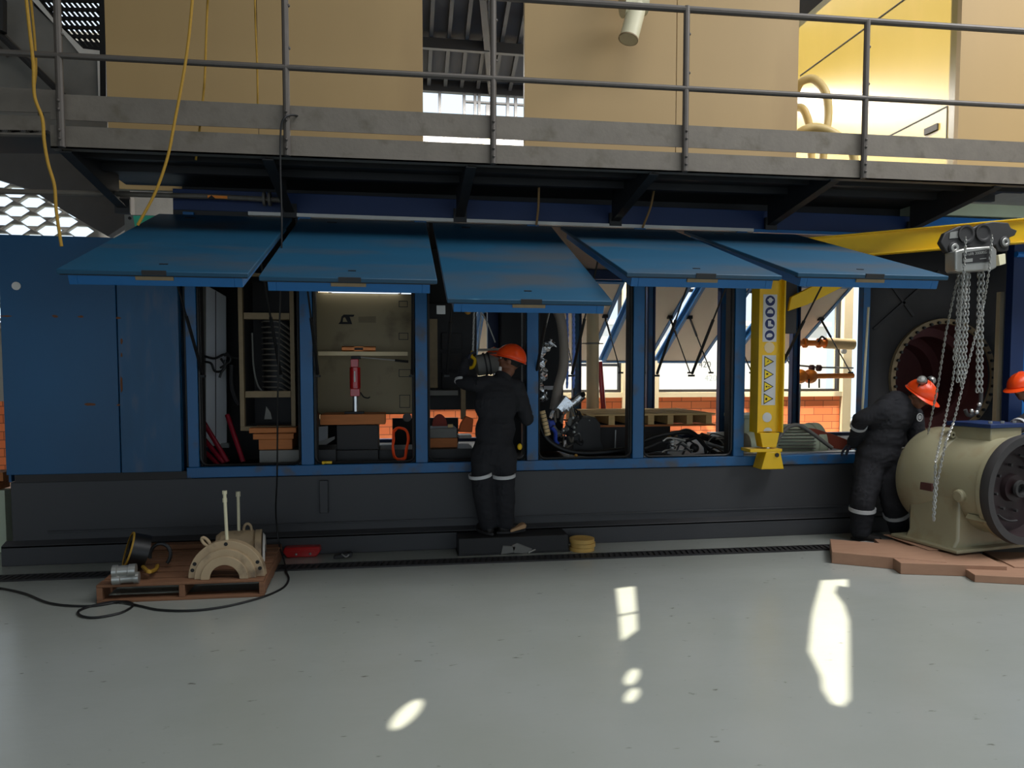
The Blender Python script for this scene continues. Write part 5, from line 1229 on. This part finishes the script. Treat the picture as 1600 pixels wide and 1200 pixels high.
MB().prism([q + V((x, y, z)) for x, y, z in ((-.12, 0, .0), (-.10, 0, .08), (.02, 0, .07), (.0, 0, .015))], (0, .08, 0)).build('left_fold', M['grey'], t, .004)
MB().prism([q + V((x, y, z)) for x, y, z in ((-.02, 0, .08), (.03, 0, .10), (.17, 0, .04), (.12, 0, .0), (.0, 0, .01))], (0, .10, 0)).build('right_fold', M['grey'], t, .004)
MB().tube([q + V((.13, -.01, .01)), q + V((.2, .02, .03))], .008, 6).build('bright_tip', M['zinc'], t)
for k in range(3):
    q = AZ(909, 859, .0) + V((.01 * (k % 2), .0, .0))
    solo(MB().lathe([(0, 0), (0, .115), (.034, .115), (.036, .10), (.036, .07), (.03, .06), (.03, 0)], q + V((0, 0, .001 + k * .0375)), (0, 0, 1), 36), 'yellow_flange', ['yellow flange disc at the bottom of the floor stack', 'yellow flange disc in the middle of the floor stack', 'yellow flange disc on top of the floor stack'][k], 'flange', mat('flange_yellow', (205, 165, 90), .5), 'yellow flange discs stacked on the floor')
q = A(3, 775, .4); t = thing('timber_stack', 'short orange-brown timbers beyond the left end of the plinth', 'timbers', (q.x - .1, .4, 0))
for (y0, y1) in ((738, 752), (754, 766)): a, b = A(-12, y1, .4), A(6 if y1 > 753 else 14, y0, .4); MB().box(a.x - .2, b.x - .05, .4, .6, a.z, b.z).build('timber', M['wood'], t)
MB().box(-3.75, -3.55, .42, .55, 0, A(0, 767, .4).z).build('timber', M['green'], t)

# ================================================================== people
def blob(parts, name, mtl, parent, voxel=.012, wob=0.0, wscale=9.0, sm=3):
    """fuse tapered solids into one continuous skin"""
    mb = MB()
    for p in parts:
        if p[0] == 'c': mb.capsule(p[1], p[2], p[3], p[4], 14)
        elif p[0] == 'b': mb.ball(p[1], p[2], 18, 12, p[3] if len(p) > 3 else None)
    me = bpy.data.meshes.new('tmp'); me.from_pydata(mb.v, [], mb.f)
    o = bpy.data.objects.new('tmp', me); COL.objects.link(o)
    r = o.modifiers.new('r', 'REMESH'); r.mode = 'VOXEL'; r.voxel_size = voxel
    s = o.modifiers.new('s', 'SMOOTH'); s.factor = .6; s.iterations = sm
    dg = bpy.context.evaluated_depsgraph_get(); m2 = bpy.data.meshes.new_from_object(o.evaluated_get(dg))
    bpy.data.objects.remove(o); m2.name = name
    off = worldloc(parent) if parent else V((0, 0, 0))
    for v in m2.vertices:
        if wob:
            q = v.co * wscale; v.co += v.normal * wob * (noise.noise(q * V((1, 1, .6))) + .6 * noise.noise(q * V((1.6, 1.6, 4.0))))
        v.co -= off
    for p in m2.polygons: p.use_smooth = True
    m2.materials.clear(); m2.materials.append(mtl)
    n = bpy.data.objects.new(name, m2); COL.objects.link(n); n.parent = parent
    return n
def frame(fwd, up):
    f = V(fwd).normalized(); u = V(up); s = f.cross(u).normalized(); u = s.cross(f)
    return s, f, u          # side (right), forward, up
def hand(w_, d, palm, side, curl, sc=1.0):
    """solids of one hand: wrist w_, pointing d, palm facing normal, side=+1 thumb on +side; curl radians per joint"""
    d = V(d).normalized(); n = (V(palm) - d * V(palm).dot(d)).normalized(); s = d.cross(n) * side
    out = []; w_ = V(w_)
    pc = w_ + d * .05 * sc
    rot = Matrix((s, d, n)).transposed()
    out.append(('b', pc, (.042 * sc, .055 * sc, .018 * sc), rot))
    for k, (o_, L) in enumerate(((-.030, .062), (-.010, .078), (.010, .084), (.030, .074))):
        a = w_ + d * .088 * sc + s * o_ * sc; dd = (d + s * o_ * 2.2).normalized(); r = .0092 * sc
        out.append(('c', w_ + d * .04 * sc + s * o_ * .8 * sc, a, r * 1.2, r * 1.1))
        for j, fr in enumerate((.45, .32, .25)):
            c_ = curl * (.6 + .5 * j); dd = (dd * math.cos(c_) + n * math.sin(c_)).normalized()
            b = a + dd * L * fr * 1.05 * sc; out.append(('c', a, b, r, r * .9)); a = b; r *= .92
    a = w_ + d * .025 * sc + s * .034 * sc
    dd = (d * .65 + s * .75 + n * .25).normalized()
    for j, L in enumerate((.042, .034, .026)):
        b = a + dd * L * sc; out.append(('c', a, b, .0125 * sc, .0105 * sc)); a = b; dd = (dd * .9 + d * .35 + n * .25 * (1 + curl)).normalized()
    return out
def head_parts(c, s, f, u):
    rot = Matrix((s, f, u)).transposed(); P = lambda x, y, z: c + s * x + f * y + u * z
    L = [('b', P(0, -.008, .02), (.077, .096, .095), rot), ('b', P(0, .022, -.035), (.058, .07, .075), rot), ('b', P(0, .055, -.085), (.030, .03, .026), rot),
         ('b', P(0, .075, .028), (.05, .018, .012), rot), ('c', P(0, .088, .018), P(0, .106, -.018), .009, .014), ('b', P(.013, .092, -.022), (.009, .009, .008), rot), ('b', P(-.013, .092, -.022), (.009, .009, .008), rot),
         ('b', P(0, .083, -.048), (.024, .012, .006), rot), ('b', P(0, .081, -.060), (.021, .012, .007), rot),
         ('b', P(.042, .06, -.012), (.022, .02, .018), rot), ('b', P(-.042, .06, -.012), (.022, .02, .018), rot)]
    for k in (1, -1): L.append(('b', P(.076 * k, -.012, -.005), (.010, .020, .032), rot))
    return L
def hard_hat(parent, c, s, f, u, sc=1.0):
    """shell with brim, crown ridges and inner band, tilted with the head"""
    o = c + u * .028
    mb = MB(); n = 40; rings = 12; vs = []
    for i in range(rings + 1):
        ph = PI / 2 * i / rings
        for k in range(n):
            a = 2 * PI * k / n; cr = math.cos(ph)
            rad = V((.118 * math.sin(a) * cr, .142 * math.cos(a) * cr, .128 * math.sin(ph)))
            ridge = .007 * max(0, 1 - abs(math.sin(a)) * 7 * cr) * math.sin(ph + .25) + .004 * max(0, 1 - abs(abs(math.sin(a)) - .42) * 14) * math.sin(ph)
            rad.z += ridge
            if i == 0:
                pass
            vs.append(o + s * rad.x * sc + f * rad.y * sc + u * (rad.z) * sc)
    fs = [(i * n + k, (i + 1) * n + k, (i + 1) * n + (k + 1) % n, i * n + (k + 1) % n) for i in range(rings) for k in range(n)]
    fs = [q[::-1] for q in fs]
    mb.add(vs, fs, True)
    sh = mb.build('hard_hat', M['orange'], parent); so_ = sh.modifiers.new('t', 'SOLIDIFY'); so_.thickness = .004
    mb = MB(); vs = []
    for k in range(n):
        a = 2 * PI * k / n; w_ = .012 + .050 * max(0, math.cos(a)) ** 1.6
        for (rr, zz) in ((0, .004), (w_, -.006 - .012 * max(0, math.cos(a))), (w_, -.010 - .012 * max(0, math.cos(a))), (0, -.004)):
            vs.append(o + s * (.118 + rr) * math.sin(a) * sc + f * (.142 + rr) * math.cos(a) * sc + u * zz)
    fs = [(k * 4 + j, k * 4 + (j + 1) % 4, ((k + 1) % n) * 4 + (j + 1) % 4, ((k + 1) % n) * 4 + j) for k in range(n) for j in range(4)]
    mb.add(vs, fs, True).build('brim', M['orange'], sh)
    MB().tube([o + s * .11 * math.sin(2 * PI * k / 20) + f * .13 * math.cos(2 * PI * k / 20) - u * .012 for k in range(20)], .008, 6, closed=True).build('sweat_band', M['black'], sh)
    return sh
def band(p, q, t, r, w_=.045):
    p = V(p); q = V(q); d = (q - p).normalized(); c = p.lerp(q, t)
    return MB().lathe([(-w_ / 2, r * .9), (-w_ / 2, r), (w_ / 2, r), (w_ / 2, r * .9)], c, d, 28)
def person(label, loc, J, hf, hu, bands=(), gloves=True, curl=.35, muffs=False, bulk=1.0):
    t = thing('person', label, 'person', loc)
    g = {k: V(v) for k, v in J.items() if not k.endswith('hd')}
    s, f, u = frame(hf, hu); H = g['head']
    body = head_parts(H, s, f, u) + [('c', H - u * .08 - f * .02, g['neck'], .052, .058), ('c', g['neck'], g['chest'], .055, .075), ('c', g['chest'], g['pelvis'], .085, .085)]
    for k in 'LR':
        if k + 'sh' in g:
            body += [('c', g['neck'] - (g['neck'] - g['chest']) * .3, g[k + 'sh'], .035, .038), ('c', g[k + 'sh'], g[k + 'el'], .042, .036), ('c', g[k + 'el'], g[k + 'wr'], .036, .026)]
            d, pn, th = J[k + 'hd']; hd = hand(g[k + 'wr'], d, pn, th, curl); body += hd
            if gloves:
                hd2 = [(h[0], h[1], h[2], h[3] + .002, h[4] + .002) if h[0] == 'c' else (h[0], h[1], tuple(x + .003 for x in h[2]), h[3]) for h in hd]
                hd2.append(('c', g[k + 'wr'] - V(d).normalized() * .05, g[k + 'wr'] + V(d).normalized() * .02, .036, .031))
                blob(hd2, 'glove', M['glove'], t, .0045, sm=1)
        if k + 'hip' in g:
            body += [('c', g['pelvis'], g[k + 'hip'], .075, .07), ('c', g[k + 'hip'], g[k + 'kn'], .07, .052), ('c', g[k + 'kn'], g[k + 'an'], .052, .036)]
            toe = J[k + 'toe']; A_ = g[k + 'an']; d = V(toe).normalized()
            body += [('c', A_ - V((0, 0, .03)), A_ + d * .12 - V((0, 0, .055)), .034, .028)]
    blob(body, 'body', M['skin'], t, .0082, sm=2)
    # clothing
    sd = (g['Rsh'] - g['Lsh']) if 'Rsh' in g else s; sd = sd.normalized(); sp_ = (g['neck'] - g['pelvis']).normalized(); ff = sd.cross(sp_).normalized() ; rot = Matrix((sd, ff, sp_)).transposed()
    mid = g['chest'].lerp(g['pelvis'], .55)
    cl = [('b', g['chest'], (.195, .135, .20), rot), ('b', mid, (.175, .13, .20), rot), ('b', g['pelvis'], (.185, .14, .17), rot), ('c', g['chest'], g['neck'] - (g['neck'] - g['chest']).normalized() * .02, .12, .072)]
    for k in 'LR':
        if k + 'sh' in g:
            cl += [('c', g['neck'] - sp_ * .06, g[k + 'sh'], .07, .075), ('c', g[k + 'sh'], g[k + 'el'], .075, .062), ('c', g[k + 'el'], g[k + 'wr'], .060, .044)]
        if k + 'hip' in g:
            cl += [('c', g['pelvis'], g[k + 'hip'], .13, .115), ('c', g[k + 'hip'], g[k + 'kn'], .112, .092), ('c', g[k + 'kn'], g[k + 'an'] + V((0, 0, .02)), .092, .078)]
    cl = [(c[0], c[1], c[2], c[3] * bulk, c[4] * bulk) if c[0] == 'c' else (c[0], c[1], tuple(x * bulk for x in c[2]), c[3]) for c in cl]
    cv = blob(cl, 'coverall', M['cloth'], t, .014, wob=.016, wscale=8, sm=3)
    nk = g['neck']; MB().lathe([(-.02, .085), (.02, .078), (.03, .072), (.02, .070)], nk, (H - u * .06 - nk), 24).build('collar', M['cloth'], cv)
    for b in bands: band(*b).build('reflective_band', M['reflect'], cv)
    for k in 'LR':
        if k + 'an' in g and k + 'toe' in J:
            A_ = g[k + 'an']; d = V(J[k + 'toe']).normalized(); sdv = d.cross(V((0, 0, 1)))
            zf_ = A_.z - .085
            bt = blob([('c', A_ - V((0, 0, .0)), A_ - V((0, 0, .045)), .050, .048), ('c', A_ - V((0, 0, .04)) - d * .03, A_ + d * .15 - V((0, 0, .05)), .046, .040)], 'boot', M['boot'], t, .008)
            pts = []
            for q in range(20):
                a = 2 * PI * q / 20; c_, s_ = math.cos(a), math.sin(a); pts.append(A_ + d * (.055 + .15 * c_) + sdv * (.050 * s_) * (1 + .1 * c_) + V((0, 0, -.085)))
            MB().prism(pts, (0, 0, .022)).build('sole', M['dark2'], bt, .003)
    hr_ = MB(); hr_.ball(H + u * .028 - f * .012, (.082, .100, .092), 20, 12, Matrix((s, f, u)).transposed()); hr_.v = [v if (v - H).dot(f) < .045 or (v - H).dot(u) > .06 else H + (v - H) * .7 for v in hr_.v]
    hr_.build('hair', M['hair'], t)
    for k in (1, -1):
        e = H + s * .031 * k + f * .080 + u * .008; MB().ball(e, .0125, 12, 8).build('eye', M['eyew'], t); MB().ball(e + f * .0085, .0065, 10, 8).build('iris', M['eyeb'], t)
    hh = hard_hat(t, H, s, f, u)
    if muffs:
        for k in (1, -1):
            c_ = H + s * .09 * k + u * .155 - f * .03; ax = (s * k * .8 + u * .4).normalized()
            m_ = MB().lathe([(-.03, 0), (-.03, .036), (-.01, .042), (.015, .04), (.03, .028), (.032, 0)], c_, ax, 24).build('ear_muff', M['zinc'], t)
            MB().lathe([(-.045, .02), (-.045, .040), (-.03, .044), (-.022, .04)], c_, ax, 24).build('muff_cushion', M['black'], m_)
            MB().tube([H + s * .115 * k + u * .03, c_], .006, 6).build('muff_arm', M['dark2'], m_)
    return t, cv, g, (s, f, u)

# --- worker at the open bay, back to the camera, left arm raised
fy = -.24
J = dict(pelvis=A(772, 705, -.22), chest=A(776, 630, -.20), neck=A(786, 590, -.18), head=A(797, 565, -.15),
         Lsh=A(748, 600, -.18), Lel=A(722, 596, -.05), Lwr=A(727, 566, .05),
         Rsh=A(808, 606, -.17), Rel=A(824, 655, -.12), Rwr=A(800, 640, .12),
         Lhd=((.3, .35, .5), (.7, .2, -.3), 1), Rhd=((-.2, .6, .5), (-.6, .2, 0), -1),
         Lhip=A(756, 712, -.22), Lkn=A(754, 765, -.26), Lan=A(762, 824, -.22), Ltoe=(-.35, .9, 0),
         Rhip=A(788, 712, -.22), Rkn=A(788, 765, -.26), Ran=A(790, 822, -.22), Rtoe=(.95, .3, 0))
J['Lan'].z = .245; J['Ran'].z = .245
P1, cv1, g1, fr1 = person('person in a dark coverall and orange hard hat working at the open bay, back turned', (J['pelvis'].x, -.24, .155), J, (-.75, .40, .25), (.38, -.05, .9),
       bands=[(J['Lkn'], J['Lan'], -.42, .108, .03), (J['Rkn'], J['Ran'], -.42, .108, .03), (J['Lel'], J['Lwr'], .0, .072, .025)], curl=.5, bulk=1.06)
MB().tube([g1['head'] + V((-.095, -.04, -.05)), g1['head'] + V((-.10, -.05, -.085))], .014, 8).build('ear_plug_cap', M['white'], P1)
MB().ball(A(812, 698, -.32), (.022, .015, .03)).build('yellow_glove_tip', M['yellow'], P1)
q = A(808, 826, -.28)
MB().prism([q + V((x, 0, z)) for x, z in ((-.06, -.035), (.08, -.0), (.09, .03), (.06, .038), (-.06, -.012))], (0, .10, 0)).build('tan_shoe_sole', M['sole'], P1, .006)

# --- worker bending over the motor, hard hat with ear muffs
J = dict(pelvis=A(1372, 712, -.36), chest=A(1392, 650, -.42), neck=A(1412, 628, -.48), head=A(1436, 618, -.55),
         Lsh=A(1378, 640, -.52), Lel=A(1345, 655, -.45), Lwr=A(1333, 692, -.20),
         Rsh=A(1428, 650, -.35), Rel=A(1432, 692, -.42), Rwr=A(1450, 692, -.62),
         Lhd=((-.4, .5, -.5), (0, .3, -1), 1), Rhd=((.8, -.3, .1), (0, 0, -1), 1),
         Lhip=A(1358, 728, -.38), Lkn=A(1348, 785, -.46), Lan=A(1345, 832, -.42), Ltoe=(.6, -.8, 0),
         Rhip=A(1388, 728, -.36), Rkn=A(1396, 785, -.46), Ran=A(1405, 832, -.40), Rtoe=(.7, -.7, 0))
J['Lan'].z = .09; J['Ran'].z = .09
P2, cv2, g2, fr2 = person('person bending over the large motor, ear muffs on the orange hard hat', (J['pelvis'].x, -.38, 0), J, (.35, -.75, -.55), (.25, -.45, .85),
       bands=[(J['Lkn'], J['Lan'], .22, .120, .035), (J['Rkn'], J['Ran'], .42, .116, .035), (J['Lel'], J['Lwr'], .25, .078, .03)], muffs=True, bulk=1.24)
q = A(1437, 652, -.62)
MB().lathe([(0, .030), (0, .040), (.004, .040), (.004, .030)], q, (.2, -1, 0), 28).lathe([(0, .0), (0, .020), (.004, .020), (.004, .014), (.001, .01)], q, (.2, -1, 0), 20).build('chest_emblem', M['reflect'], cv2)

# --- worker at the right edge, seen in profile
J = dict(pelvis=A(1668, 740, -.30), chest=A(1640, 668, -.34), neck=A(1618, 636, -.38), head=A(1598, 606, -.42),
         Lsh=A(1602, 660, -.55), Lel=A(1572, 676, -.66), Lwr=A(1530, 672, -.80),
         Rsh=A(1630, 655, -.15), Rel=A(1580, 672, -.30), Rwr=A(1540, 668, -.55),
         Lhd=((-.9, -.3, -.05), (0, 0, -1), -1), Rhd=((-.9, -.4, -.1), (0, 0, -1), 1),
         Lhip=A(1655, 745, -.38), Lkn=A(1650, 800, -.45), Lan=A(1660, 840, -.38), Ltoe=(-.9, -.3, 0),
         Rhip=A(1680, 745, -.22), Rkn=A(1675, 800, -.3), Ran=A(1690, 840, -.2), Rtoe=(-.9, -.2, 0))
J['Lan'].z = .09; J['Ran'].z = .09
P3, cv3, g3, fr3 = person('person in profile at the right edge, orange hard hat, reaching over the motor', (J['pelvis'].x, -.3, 0), J, (-.92, -.25, -.28), (-.25, 0, 1),
       bands=[(J['Lsh'], J['Lel'], .35, .078, .035)])
# --- helmet of a person beyond the bay
q = A(772, 549, .75)
hp3 = thing('hard_hat', 'orange hard hat just showing above the lifted grey motor', 'hard hat', q)
hard_hat(hp3, V(q) - V((0, 0, .08)), V((1, 0, 0)), V((0, 1, 0)), V((0, 0, 1)), .7)
